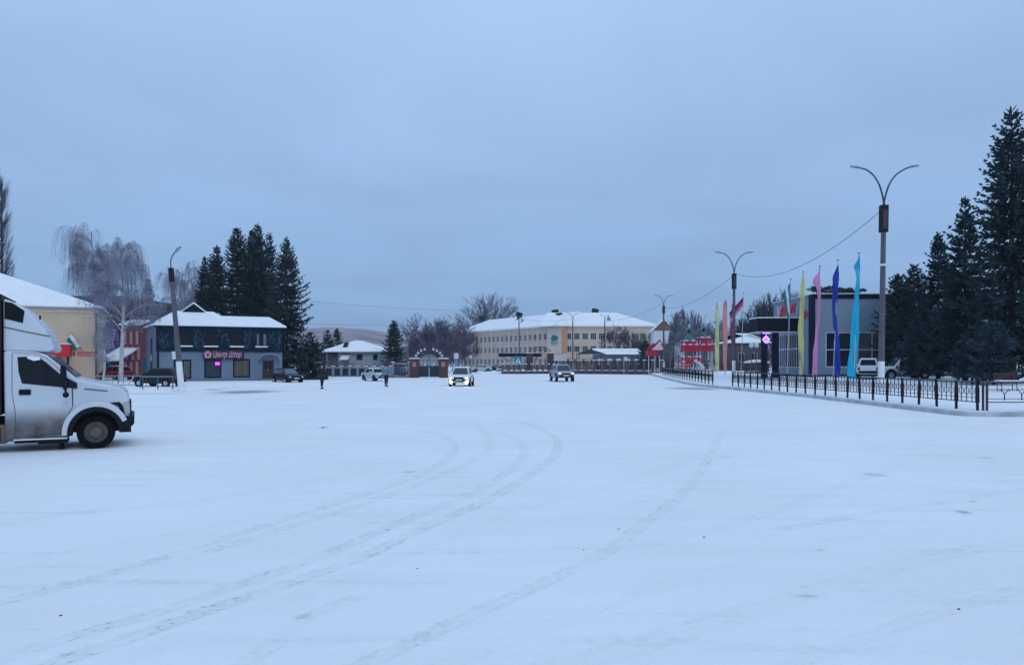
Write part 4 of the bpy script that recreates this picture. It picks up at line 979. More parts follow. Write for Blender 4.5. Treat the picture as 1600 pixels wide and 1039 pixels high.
# ---- signs and small posts
d = 110; t = thing('crossing_sign', 'square blue pedestrian crossing sign behind the lattice fence', 'sign', (PX(809.5,d), d, 0))
MB().tube([(0,0,0),(0,0,PZ(556,d))], .04, 8).build('post', steel, t)
p = MB().box(-.56,.56,-.06,-.03,PZ(567,d),PZ(556,d)).build('plate', mat('sign_teal', (.0,.22,.28), .4), t, bevel=.02)
z0 = PZ(566,d); MB().add([(-.38,-.068,z0),(.38,-.068,z0),(0,-.068,z0+.78),(-.38,-.061,z0),(.38,-.061,z0),(0,-.061,z0+.78)],[(0,1,2),(5,4,3),(0,3,4,1),(1,4,5,2),(2,5,3,0)]).build('triangle', mat('sign_white', (.66,.72,.78), .5), p)
q = MB().sphere((0,-.075,z0+.5), .06, 6).tube([(0,-.075,z0+.44),(0,-.075,z0+.26)], .045, 6).tube([(0,-.075,z0+.28),(-.11,-.075,z0+.05)], .03, 5).tube([(0,-.075,z0+.28),(.11,-.075,z0+.05)], .03, 5).tube([(-.13,-.075,z0+.27),(0,-.075,z0+.4),(.13,-.075,z0+.3)], .025, 5)
q.build('walking_figure', mat('sign_black', (.01,.012,.015), .5), p)
d = 118; t = thing('road_sign', 'narrow white and blue sign stack on a post behind the white car', 'sign', (PX(713,d), d, 0))
MB().tube([(0,0,0),(0,0,PZ(550,d))], .05, 8).build('post', steel, t)
MB().box(-.36,.36,-.08,-.05,PZ(560,d),PZ(551,d)).build('plate', mat('plate_white', (.52,.57,.64), .6), t); MB().box(-.3,.3,-.08,-.05,PZ(573,d),PZ(561.5,d)).build('plate', mat('sign_blue', (.12,.22,.42), .5), t)
for px, py, d, lab in ((735,557,150,'globe park lamp over the parked cars left of the school'),(1174,539,84,'left one of two globe lamps beside the cafe canopy'),(1182,539,84,'right one of two globe lamps beside the cafe canopy')):
    t = thing('globe_lamp', lab, 'lamp', (PX(px,d), d, .3 if px > 1000 else 0), 0, 'globe lamps on short posts'); z = PZ(py,d)-(.3 if px > 1000 else 0)
    MB().tube([(0,0,0),(0,0,z-.2)], .05, 7).build('post', steel, t); MB().sphere((0,0,z), .28 if px > 1000 else .36, 8).build('globe', mat('milk_glass', (.60,.66,.74), .3), t, smooth=True)
d = 112.6; t = thing('parking_sign', 'thin white pennant sign on a post at the brick fence', 'sign', (PX(971,113), 110.5, 0))
MB().tube([(0,0,0),(0,0,PZ(557,d))], .03, 6).build('post', mat('plate_white', (.52,.57,.64), .6), t); MB().box(.0,.5,-.05,-.02,PZ(563,d),PZ(557,d)).build('plate', mat('plate_white', (.52,.57,.64), .6), t)

# ---- playhouse, climbing frame, bench
d = 108; t = thing('playhouse', 'small red playhouse with white gable left of the climbing frame', 'playhouse', (PX(1012,d), d, .1))
k = (PX(1036,d)-PX(1012,d)); zf = PZ(555,d)-.1; zm = PZ(546,d)-.1; za = PZ(531,d)-.1
for x in (.1,k*.45,k*.75): MB().box(x,x+.1,0,.1,0,zf).build('post', mat('play_pale', (.55,.5,.58), .6), t)
MB().box(0,k*.72,-.05,1.8,zf,zm).build('wall', mat('play_red', (.38,.006,.035), .5, .1), t)
MB().add([(k*.25,-.1,zm),(k*.98,-.1,zm),(k*.98,-.1,za-.4),(k*.25,2,zm),(k*.98,2,zm),(k*.98,2,za-.4)],[(0,1,2),(5,4,3),(0,2,5,3),(2,1,4,5),(1,0,3,4)]).build('gable', mat('play_pinkwhite', (.66,.5,.58), .6), t)
m = MB(); m.tube([(k*.15,-.15,zm),(k*.78,-.15,za),(k*1.05,-.15,za-1.0)], .14, 4).tube([(k*.0,-.05,zm+.1),(k*.45,-.05,zm+.9)], .2, 4); m.build('roof', mat('play_maroon', (.30,.01,.05), .6), t)
d = 100; xb = PX(1063,d); t = thing('climbing_frame', 'red two towered playground climbing frame with green peaked roofs', 'playground', (xb, d, .2)); U = lambda px: PX(px,d)-xb; Zp = lambda py: PZ(py,d)-.2
pred = mat('play_red', (.38,.006,.035), .5, .1); pgr = mat('play_green', (.015,.12,.11), .6); ppale = mat('play_pale', (.55,.5,.58), .6)
def redpanel(pa, pb, y0, y1, dy):
    m = MB(); n_ = max(3, int((pb-pa)/2.2))
    for i in range(n_): x = U(pa)+(U(pb)-U(pa))*(i+.5)/n_; m.box(x-.042,x+.042,dy-.03,dy+.03,Zp(y1)+.05,Zp(y0)-.05)
    m.box(U(pa),U(pb),dy-.05,dy+.05,Zp(y0)-.18,Zp(y0)).box(U(pa),U(pb),dy-.05,dy+.05,Zp(y1),Zp(y1)+.2).box(U(pa),U(pb),dy-.045,dy+.045,(Zp(y0)+Zp(y1))/2-.08,(Zp(y0)+Zp(y1))/2+.08)
    gp = m.build('guard_panel', pred, t)
    for i in range(max(1, int((pb-pa)/9))): xa_ = U(pa)+(U(pb)-U(pa))*(i+.12)/max(1, int((pb-pa)/9)); MB().box(xa_,xa_+.55,dy-.07,dy+.07,Zp(y0)+.002,Zp(y0)+.10).build('snow_cover', snow, gp, bevel=.03)
for a in ((1068,1089,532,547),(1093,1113,527,546),(1063,1093,557,566),(1063,1078,565,578),(1088,1100,557,566)):
    redpanel(*a, 0); 
redpanel(1064,1114,538,548,-.12); redpanel(1068,1089,532,547,2.0); redpanel(1093,1113,527,546,2.0)
MB().box(U(1067),U(1090),.0,2.0,Zp(549),Zp(547.6)).box(U(1092),U(1114),0,2.0,Zp(547.5),Zp(546.3)).build('deck', mat('play_maroon', (.30,.01,.05), .6), t)
for px_ in (1068.5,1089,1094,1112.5):
    for dy in (0,2.0): MB().tube([(U(px_),dy,-.2),(U(px_),dy,Zp(531))], .06, 6).build('post', ppale, t)
for pa, pb, y0, y1 in ((1070,1088,518,531),(1098,1106,516,526)):
    c = (U(pa)+U(pb))/2; h_ = (U(pb)-U(pa))/2; m = MB().add([(c-h_,0,Zp(y1)),(c+h_,0,Zp(y1)),(c+h_,2,Zp(y1)),(c-h_,2,Zp(y1)),(c,1,Zp(y0))],[(0,1,4),(1,2,4),(2,3,4),(3,0,4),(3,2,1,0)]); m.build('peaked_roof', pgr, t)
    MB().sphere((c,1,Zp(y0)+.15), .22, 6).build('finial', darktrim, t)
MB().box(U(1099),U(1107),-.3,-.2,Zp(576),Zp(562)).build('green_panel', mat('play_dgreen', (.03,.07,.09), .6), t)
MB().tube([(U(1085),-.2,Zp(562)),(U(1092),-.6,Zp(568)),(U(1097),-1.0,Zp(575))], .2, 6).build('slide', ppale, t)
MB().tube([(U(1104),-.4,Zp(566)),(U(1112),-.6,Zp(569)),(U(1117),-.8,Zp(578))], .08, 6).build('arch_bar', mat('play_yellow', (.42,.36,.12), .6), t)
d = 37; x = PX(1572,d); t = thing('park_bench', 'dark red bench on the snow behind the right-hand railing', 'bench', (x, d, zplat(x)), R(8))
MB().box(-.5,.7,-.22,.22,.501,.55).build('snow_cover', snow, t, bevel=.02)
MB().box(-.5,.7,-.2,.2,.42,.5).build('seat', mat('bench_red', (.05,.012,.02), .7, .2), t); MB().box(-.5,.7,.2,.25,.62,.92).build('backrest', mat('bench_red', (.05,.012,.02), .7, .2), t)
for xx in (-.35,.5):
    MB().tube([(xx,-.15,-.1),(xx,-.1,.41)], .02, 6).tube([(xx,.15,-.1),(xx,.2,.8)], .02, 6).build('leg', black, t)
# small dark lumps lying on the snow
rn = random.Random(5)
for i, (px, py, s, lab) in enumerate(((95,960,.014,'small dark lump on the snow at the lower left'),(652,887,.014,'small dark lump on the snow left of the long right-hand track'),(1100,838,.016,'small dark lump on the snow below the centre right'),(1498,950,.014,'small dark lump on the snow at the lower right'),(505,667,.035,'flat dark lump on the snow right of the truck'),(912,858,.012,'small dark lump beside the straight tyre track'))):
    d = DG(py); s *= .7; m = MB().sphere((0,0,s*.4), s, 7, (1.3,1,.6)); m.v = [(a*rn.uniform(.8,1.2),b*rn.uniform(.8,1.2),c) for a,b,c in m.v]
    o = m.build('snow_lump', mat('dirty_ice', (.07,.075,.085), .8), None); o.location = (PX(px,d), d, -.005); tag(o, lab, 'lump', 'dark lumps on the snow')
# ------------------------------------------------------------------ VEHICLES
headl = mat('headlight_on', (.8,.8,.75), .3, .02, emit=(1.0,.78,.60), estr=13); headdim = mat('headlight_dim', (.7,.75,.8), .25, .02, emit=(1.0,.86,.78), estr=.75)
headoff = mat('headlight_off', (.35,.38,.42), .15, .05, coat=.3); tail = mat('tail_light', (.25,.01,.015), .3); platew = mat('number_plate', (.55,.56,.58), .5)
TYPES = {
 'suv':   dict(L=4.1, W=1.76, H=1.66, st=[(-2.05,.48,.92,.86),(-1.97,.38,1.0,.95),(-1.2,.30,1.03,1),(0,.29,1.0,1),(.95,.30,1.0,1),(1.75,.36,.94,.96),(1.98,.40,.86,.88),(2.05,.46,.74,.82)], g=(-1.98,1.02,.42,-1.72), wb=1.25, r=.34),
 'jeep':  dict(L=4.05, W=1.75, H=1.68, st=[(-2.0,.5,1.0,.9),(-1.95,.42,1.06,.97),(-1.2,.36,1.08,1),(0,.35,1.06,1),(.9,.36,1.05,1),(1.75,.42,1.0,.97),(1.97,.45,.94,.92),(2.02,.5,.82,.9)], g=(-1.95,.98,.55,-1.8), wb=1.22, r=.36),
 'sedan': dict(L=4.1, W=1.63, H=1.42, st=[(-2.05,.42,.84,.88),(-1.98,.34,.92,.95),(-1.2,.26,.95,1),(0,.25,.93,1),(.8,.26,.93,1),(1.7,.32,.88,.97),(1.98,.36,.82,.9),(2.05,.42,.70,.86)], g=(-1.25,.92,.42,-.75), wb=1.22, r=.30),
 'hatch': dict(L=3.8, W=1.65, H=1.48, st=[(-1.9,.45,.9,.88),(-1.82,.36,.97,.95),(-1.1,.28,.97,1),(0,.26,.93,1),(.9,.28,.92,1),(1.6,.33,.84,.95),(1.83,.37,.76,.87),(1.9,.42,.66,.82)], g=(-1.84,.98,.30,-1.35), wb=1.18, r=.30),
}
def car(name, label, cat, loc, rz, paint, kind, scale=1.0, head=None, fog=None, snowy=False, group='vehicles on the square', glassm=None):
    T = TYPES[kind]; t = thing(name, label, cat, loc, rz, group); t.scale = (scale,)*3
    w = T['W']/2; glassm = glassm or glass
    rings = []
    for x, zb, zt, wf in T['st']:
        a = w*wf; h = zt-zb
        half = [(.5*a,zb),(.88*a,zb+.02),(.98*a,zb+.16*h),(a,zb+.45*h),(.985*a,zb+.75*h),(.94*a,zb+.93*h),(.84*a,zt),(.4*a,zt+.035)]
        rings.append([(x,y,z) for y,z in half]+[(x,-y,z) for y,z in reversed(half)])
    n = len(rings[0]); m = MB(); m.add([p for r in rings for p in r], [])
    for i in range(len(rings)-1):
        for k in range(n): k2 = (k+1) % n; m.f.append((i*n+k, (i+1)*n+k, (i+1)*n+k2, i*n+k2))
    m.f.append(tuple(range(n))); m.f.append(tuple((len(rings)-1)*n+k for k in reversed(range(n))))
    rb, wbx, rf, rr = T['g']; zbelt = np.interp(0, [s[0] for s in T['st']], [s[2] for s in T['st']])-.03; H = T['H']
    hb, ht = w*.86, w*.66
    base = [(rb,-hb),(wbx,-hb),(wbx,hb),(rb,hb)]; top = [(rr,-ht),(rf,-ht),(rf,ht),(rr,ht)]
    mid = [(b_[0]+(t_[0]-b_[0])*.86, b_[1]+(t_[1]-b_[1])*.86) for b_, t_ in zip(base, top)]
    top2 = [(x-.12*(1 if x > (rr+rf)/2 else -1), y*.88) for x, y in top]
    o = len(m.v); zm = zbelt+(H-zbelt)*.86
    m.v += [(x,y,zbelt) for x,y in base]+[(x,y,zm) for x,y in mid]+[(x,y,H) for x,y in top2]
    for q_ in range(2):
        for k in range(4): k2 = (k+1) % 4; m.f.append((o+q_*4+k, o+q_*4+k2, o+(q_+1)*4+k2, o+(q_+1)*4+k))
    m.f.append((o+8,o+9,o+10,o+11))
    body = m.build('body', paint, t, bevel=.035, smooth=True)
    # glazing, each pane a thin slab just proud of its face
    def pane(nm, A, B, C, D_, us, vs, off):
        A,B,C,D_ = map(Vector, (A,B,C,D_)); nrm = (B-A).cross(D_-A).normalized()
        P = [A.lerp(B,u).lerp(D_.lerp(C,u),v) for u,v in ((us[0],vs[0]),(us[1],vs[0]),(us[1]-off,vs[1]),(us[0]+off,vs[1]))]
        q = MB().add([p+nrm*.002 for p in P]+[p+nrm*.014 for p in P], [(3,2,1,0),(4,5,6,7),(0,1,5,4),(1,2,6,5),(2,3,7,6),(3,0,4,7)])
        return q.build(nm, glassm, t)
    Bz = lambda p: (p[0],p[1],zbelt); Mz = lambda p: (p[0],p[1],zm)
    pane('windscreen', Bz(base[1]), Bz(base[2]), Mz(mid[2]), Mz(mid[1]), (.05,.95), (.10,.97), .02)
    pane('rear_window', Bz(base[3]), Bz(base[0]), Mz(mid[0]), Mz(mid[3]), (.08,.92), (.15,.95), .02)
    for sd in (0, 1):
        a, b = ((0,1) if sd == 0 else (2,3)); 
        for us in ((.07,.46),(.50,.90)): pane('side_window', Bz(base[a]), Bz(base[b]), Mz(mid[b]), Mz(mid[a]), us, (.12,.95), .02)
    x1 = T['st'][-1][0]; x0 = T['st'][0][0]; zt = T['st'][-1][2]; zf = T['st'][-1][1]
    for s in (-1, 1):
        h_ = MB().box(x1-.14,x1+.012,s*w*.74-.12,s*w*.74+.12,zt-.09,zt+.06).build('headlight', head or headoff, t, bevel=.04)
        if fog: MB().sphere((x1+.0,s*w*.74,zf-.06), .125, 8).build('fog_light', fog, t, smooth=True)
        MB().box(x0-.012,x0+.1,s*w*.76-.1,s*w*.76+.1,T['st'][0][2]-.3,T['st'][0][2]-.02).build('tail_light', tail, t, bevel=.03)
        MB().box(wbx-.35,wbx-.2,s*(w+.09)-.09,s*(w+.09)+.09,zbelt+.05,zbelt+.2).build('mirror', paint, t, bevel=.03)
        for ex in (T['wb'],-T['wb']):
            y0, y1 = (w*.99,w*1.006) if s > 0 else (-w*1.006,-w*.99)
            MB().disc((ex,T['r']+.04), T['r']+.075, y0, y1, 20).build('wheel_arch', black, t)
            wy = s*(w-.085); wh = MB().disc((0,0), T['r'], -.105, .105, 20).build('wheel', rubber, t, bevel=.03); wh.location = (ex, wy+s*.01, T['r'])
            MB().disc((0,0), T['r']*.6, s*.106-.008, s*.106+.008, 12).build('rim', chrome if kind != 'sedan' else steel, wh)
        MB().box(-.5,-.36,s*(w+.012)-.012,s*(w+.012)+.012,zbelt-.1,zbelt-.06).build('door_handle', black, t)
    MB().box(x1-.05,x1+.022,-w*.46,w*.46,zt-.12,zt+.06).build('grille', black, t, bevel=.02)
    MB().box(x1-.08,x1+.035,-w*.8,w*.8,zf-.03,zf+.16).build('bumper', black, t, bevel=.04)
    MB().box(x0-.035,x0+.08,-w*.8,w*.8,zf-.03,zf+.17).build('bumper', black, t, bevel=.04)
    MB().box(x1+.036,x1+.046,-.26,.26,zf+.06,zf+.17).build('number_plate', platew, t)
    if snowy: MB().box(rr+.05,rf-.02,-ht*.86,ht*.86,H-.015,H+.05).build('snow_cover', snow, body, bevel=.04)
    return t
pw = mat('car_white', (.72,.75,.78), .28, .04, 2, coat=.5, dirt=(.25,.7,(.22,.17,.14),.7)); psil = mat('car_silver', (.30,.31,.36), .3, .06, 2, metal=.35, coat=.4, dirt=(.3,.8,(.12,.10,.10),.7))
pdark = mat('car_dark', (.006,.009,.020), .35, .1, 2, spec=.2, coat=.15); pgreen = mat('car_darkgreen', (.006,.012,.018), .4, .1, 2, spec=.2, coat=.1); pred_ = mat('car_red', (.30,.012,.03), .3, .1, 2, coat=.4)
plada = mat('car_palegreen', (.50,.56,.60), .35, .06, 2, coat=.3); pteal = mat('car_pale_teal', (.30,.42,.50), .35, .06, 2, coat=.3)
def P2(px, d, z=0): return (PX(px,d), d, z)
car('white_car', 'white crossover with glowing headlights and fog lights coming towards the viewer', 'car', P2(721.5,58.5), R(-93), pw, 'suv', .93, headdim, headl, glassm=mat('windscreen_blue', (.035,.055,.085), .12, .3, .8, spec=.35))
car('silver_car', 'silver off-roader with dimmed headlights driving in front of the brick fence', 'car', P2(877.5,73), R(-81), psil, 'jeep', 1.0, headdim, glassm=MATS['windscreen_blue'])
car('parked_sedan', 'pale old saloon parked before the green fence, behind the pedestrian in blue', 'car', P2(586,75), R(-52), plada, 'sedan', .9, snowy=True)
car('dark_car', 'dark hatchback with frosted windscreen parked at the right corner of the shop', 'car', P2(449,65.5,.0), R(-47), pdark, 'hatch', .92, glassm=mat('frosted_glass', (.09,.15,.22), .4, .3))
car('dark_car', 'dark hatchback behind the teal barrier left of the shop windows', 'car', P2(249,54,.1), R(168), pgreen, 'hatch', .93, snowy=False)
car('red_car', 'red hatchback with snow on its roof beside the birch trunk', 'car', P2(181,74,.1), R(150), pred_, 'hatch', .95, snowy=True)
car('parked_sedan', 'pale teal saloon parked right behind the white car with lit headlights', 'car', P2(751,140), R(-160), pteal, 'sedan', 1.0, snowy=True)
car('dark_car', 'dark saloon parked between the pale teal one and the lattice fence', 'car', P2(775,146), R(-170), pdark, 'sedan', 1.0, snowy=True)
car('white_car', 'small white car half hidden at the left end of the lattice fence', 'car', P2(784,128), R(-100), pw, 'hatch', .9)
car('white_car', 'white off-roader with dark roof parked tail-on below the cafe windows', 'car', P2(1358,57.5,.6), R(62), pw, 'jeep', .95)
car('white_car', 'white car parked behind the foot of the nearest twin lamp', 'car', P2(1412,57,.62), R(172), pw, 'suv', .95, snowy=True)
# snow banks thrown up by the parked cars
q = MB().sphere((0,0,0), 1, 10, (4.6,1.2,.45)); q.sphere((2.5,.2,0), 1, 8, (1.8,1,.6)); o = q.build('snow_bank', snow, None, smooth=True); o.location = P2(785,120); tag(o, 'low heap of ploughed snow at the left end of the lattice fence', 'snow bank')

# ---- the delivery truck on the left (right flank towards the viewer)
tp = P2(150, 16.15); t = thing('delivery_truck', 'white delivery truck with tall roof fairing, cab dirty along its lower door', 'truck', tp, R(27))
sx = lambda px: (px-150)/82.0; sz = lambda py: (701.5-py)/71.6
S = lambda *P: [(sx(a), sz(b)) for a, b in P]
WD = 1.02                                                     # half width; the flank we see lies at y = -WD+WD -> origin on that flank
tw = mat('truck_white', (.52,.58,.65), .42, .07, 1.2, coat=.15, dirt=(.56,1.02,(.045,.034,.034),1.0)); twc = mat('truck_white_clean', (.54,.60,.67), .42, .07, 1.2, coat=.15)
blk = mat('truck_black', (.006,.008,.013), .6, .25, 4, .15, spec=.18)
Y0, Y1 = 0.0, 2.05
arch = [(sx(150)+.50*math.cos(a), sz(674)+.56*math.sin(a)) for a in np.linspace(R(0), R(180), 15)]
cabp = S((12,549),(18,548.5),(44,549),(62,550.5),(74,554),(98,573),(121.6,591.5),(150,597.5),(178,603),(193,608.5),(199.5,615),(202,628),(203,648))+[(sx(203)-.04, sz(674))]+arch+[(sx(109), sz(683)),(sx(14),sz(684.5))]
MB().prism(cabp, Y0, Y1).build('cab', tw, t, bevel=.045, seg=3)
# door skin, its seams and handle
door = S((25,551.5),(60,553),(75,560),(93,576),(112,598),(113.5,634),(107,646),(101,662),(98,674),(30,677),(29.5,640),(25,612))
dd = MB().prism(door, -.016, -.002).build('door', tw, t, bevel=.008)
glz = S((32.5,558),(62,556.5),(78,569),(94,583),(121,598),(121,606.5),(98,604),(39,597.5),(34,580))
MB().prism(glz, -.026, -.0165).build('side_window', glass, dd)
MB().box(sx(72.5),sx(75.5),-.032,-.0265,sz(601),sz(566)).build('window_divider', blk, dd)
MB().prism(S((46,556.5),(64,557.2),(66,562),(56,563.5),(47,560)), -.034, -.0265).build('snow_patch', snow, dd)
MB().box(sx(34.5),sx(52),-.05,-.0165,sz(614.8),sz(606.5)).build('handle', blk, dd, bevel=.02)
seam = mat('door_seam', (.09,.10,.12), .7)
m = MB()
for a, b in zip(door, door[1:]+door[:1]): m.tube([(a[0],-.004,a[1]),(b[0],-.004,b[1])], .011, 4)
m.build('seam', seam, dd)
# windscreen, far side glass line
A = S((77,556.5),(118.5,589)); m = MB()
nx, nz_ = A[1][1]-A[0][1], -(A[1][0]-A[0][0]); l_ = math.hypot(nx, nz_); nx, nz_ = -nx/l_, -nz_/l_
m.add([(A[0][0]+nx*e,y,A[0][1]+nz_*e) for y in (.10,1.95) for e in (.004,.02)]+[(A[1][0]+nx*e,y,A[1][1]+nz_*e) for y in (.10,1.95) for e in (.004,.02)],[(0,4,6,2),(1,3,7,5),(0,1,5,4),(2,6,7,3),(0,2,3,1),(4,5,7,6)])
m.build('windscreen', glass, t)
# bonnet crease, badge strip, wheel arch flare and liner
MB().tube([(sx(132),-.004,sz(607)),(sx(150),-.008,sz(609)),(sx(168),-.004,sz(611))], .014, 5).build('bonnet_crease', seam, t)
MB().tube([(sx(114),-.002,sz(606)),(sx(114.5),-.002,sz(632))], .008, 4).build('wing_seam', seam, t)
def archband(r0, r1, rz0, rz1, y0, y1, a0=-4, a1=184, c=(150.5,675)):
    P = [(sx(c[0])+r1*math.cos(a), sz(c[1])+rz1*math.sin(a)) for a in np.linspace(R(a0), R(a1), 22)]; Q = [(sx(c[0])+r0*math.cos(a), sz(c[1])+rz0*math.sin(a)) for a in np.linspace(R(a1), R(a0), 22)]
    return MB().prism(P+Q, y0, y1)
archband(.545,.645,.56,.68,-.10,.02, 22, 184).build('wheel_arch_flare', twc, t, bevel=.02)
archband(.44,.543,.46,.558,-.085,.05, -2, 186).build('arch_liner', blk, t, bevel=.015)
MB().prism([(sx(150.5)+.5*math.cos(a), sz(675)+.54*math.sin(a)) for a in np.linspace(0, math.pi, 18)], .16, .5).build('wheel_well', blk, t)
MB().prism([(sx(150.5)+.5*math.cos(a), sz(675)+.54*math.sin(a)) for a in np.linspace(0, math.pi, 18)], 1.55, 1.95).build('wheel_well', blk, t)
# bumper, headlights, grille, tow hook step
MB().prism(S((186,650.5),(209.5,651),(211.5,654),(211,664),(206,668),(203,677),(190,676),(187,668)), -.04, Y1+.04).build('bumper', blk, t, bevel=.03)
MB().prism(S((190,669),(206,671),(206,677.5),(192,675.5)), .05, .5).build('bumper_step', blk, t, bevel=.015)
for y0, y1 in ((-.012,.42),(1.63,2.06)):
    MB().prism(S((186,632.5),(200,627),(203.8,631),(204,647),(195.5,647.5)), y0, y1).build('headlight', headoff, t, bevel=.02)
MB().prism(S((172,629),(188,628.5),(193.5,636),(196,648),(190,648),(186,636)), -.022, .05).build('headlight_surround', blk, t, bevel=.01)
MB().box(sx(203.8),sx(206),.45,1.6,sz(649),sz(628)).build('grille', blk, t, bevel=.02)
# wheels
def truckwheel(c, y, r=.37, w=.26, outer=-1):
    wh = MB().disc((0,0), r, -w/2, w/2, 36).build('wheel', rubber, t, bevel=.04); wh.location = (c, y, r); yo = outer*w/2
    m = MB().disc((0,0), r*.62, yo-.012 if outer < 0 else yo-.01, yo+.01 if outer < 0 else yo+.012, 30)
    rim = m.build('rim', mat('rim_grey', (.05,.048,.05), .6, .3, 6), wh)
    m = MB().disc((0,0), r*.30, yo-.06 if outer < 0 else yo, yo if outer < 0 else yo+.06, 20)
    for k in range(6): a = k*math.pi/3; m.disc((r*.44*math.cos(a), r*.44*math.sin(a)), .022, yo-.035 if outer < 0 else yo, yo if outer < 0 else yo+.035, 8)
    m.build('hub', mat('hub_grey', (.09,.085,.085), .55, .3, 6), wh, bevel=.008)
    q = MB()
    for k in range(40): a = 2*math.pi*k/40; q.box(-.008,.008,-w*.42,w*.42,r-.012,r+.006); 
    m2 = MB()
    for k in range(40):
        a = 2*math.pi*k/40; b_ = MB().box(-.012,.012,-w*.42,w*.42,r-.012,r+.005); m2.add([(x*math.cos(a)+z*math.sin(a), y_, -x*math.sin(a)+z*math.cos(a)) for x,y_,z in b_.v], b_.f)
    m2.build('tread', rubber, wh)
    return wh
truckwheel(sx(150), .13); truckwheel(sx(150)-.07, 1.92, outer=1)
truckwheel(sx(150)-3.75, .16); truckwheel(sx(150)-3.75, .46); truckwheel(sx(150)-3.75, 1.9, outer=1); truckwheel(sx(150)-3.75, 1.6, outer=1)
MB().tube([(sx(150),.2,.385),(sx(150),1.8,.385)], .07, 8).build('front_axle', blk, t); MB().tube([(sx(150)-3.75,.2,.385),(sx(150)-3.75,1.8,.385)], .09, 8).build('rear_axle', blk, t)
MB().box(sx(150)-5.3,sx(190),.5,.62,.52,.70).box(sx(150)-5.3,sx(190),1.4,1.52,.52,.70).build('chassis', blk, t)
# running board, mud flap, side tank, stowage box
MB().box(sx(28),sx(108),-.05,.22,sz(687.5),sz(683)).build('running_board', blk, t, bevel=.01); MB().box(sx(27),sx(106),-.045,.15,sz(682.9),sz(681.3)).build('snow_ledge', snow, t)
MB().box(sx(62),sx(106),.0,.1,sz(690),sz(687.6)).build('board_bracket', blk, t)
MB().prism(S((96,681),(102,681),(101,699),(92,699)), .03, .05).build('mud_flap', rubber, t)
MB().box(sx(-40),sx(16),.02,.5,sz(687.5),sz(659)).build('fuel_tank', mat('tank_dirty', (.11,.085,.07), .7, .3), t, bevel=.03); MB().box(sx(-6),sx(8),-.0,.02,sz(684),sz(664)).build('tank_step', blk, t)
# mirrors
a_ = MB().prism(S((97.5,570),(105.5,571),(106.5,588),(103,592),(97,590)), -.36, -.17).build('mirror', blk, t, bevel=.025)
MB().prism(S((101,593),(107.5,594),(107,607),(101,607)), -.33, -.16).build('lower_glass', blk, a_, bevel=.02)
MB().disc((sx(105.5),sz(615)), .06, -.34, -.28, 14).build('kerb_mirror', blk, a_)
MB().tube([(sx(106),-.05,sz(600)),(sx(103),-.2,sz(594)),(sx(105),-.28,sz(611))], .022, 6).build('mirror_arm', blk, a_)
# roof fairing
fp = S((11,549.5),(11,471),(15,471.5),(28,476),(43,486),(58,499),(72,516),(81,532),(86,545.5),(79,550),(60,549.8),(30,549.2))
fo = MB().prism(fp, .07, Y1-.07).build('roof_fairing', twc, t, bevel=.05, seg=3)
MB().prism(S((13,475),(24,476.5),(42,488),(39.5,506.5),(26,503.5),(13,500.5)), .054, .068).build('fairing_window', mat('truck_blackpanel', (.004,.006,.010), .5, .2, spec=.15), fo, bevel=.01)
MB().tube([(sx(12),.064,sz(513)),(sx(40),.062,sz(519)),(sx(70),.063,sz(524.5)),(sx(80),.068,sz(526))], .012, 5).build('fairing_crease', seam, fo)
MB().box(sx(62),sx(64.5),.2,.28,sz(500)-.0,sz(494)).build('marker_lamp', blk, fo)
# cargo body: grey-blue tarpaulin over ribs
cx0, cx1 = sx(10)-4.3, sx(10)-.03
MB().box(cx0,cx1,-.03,2.13,.88,sz(464)).build('cargo_box', striped('tarp', (.10,.13,.17), (.20,.25,.30), 1.3), t, bevel=.02)
MB().box(cx1-.07,cx1+.02,-.05,2.15,.80,sz(466)+.02).build('front_frame', blk, t)
MB().box(cx0,cx1+.0,-.045,2.145,.80,.878).build('cargo_sill', steel, t)

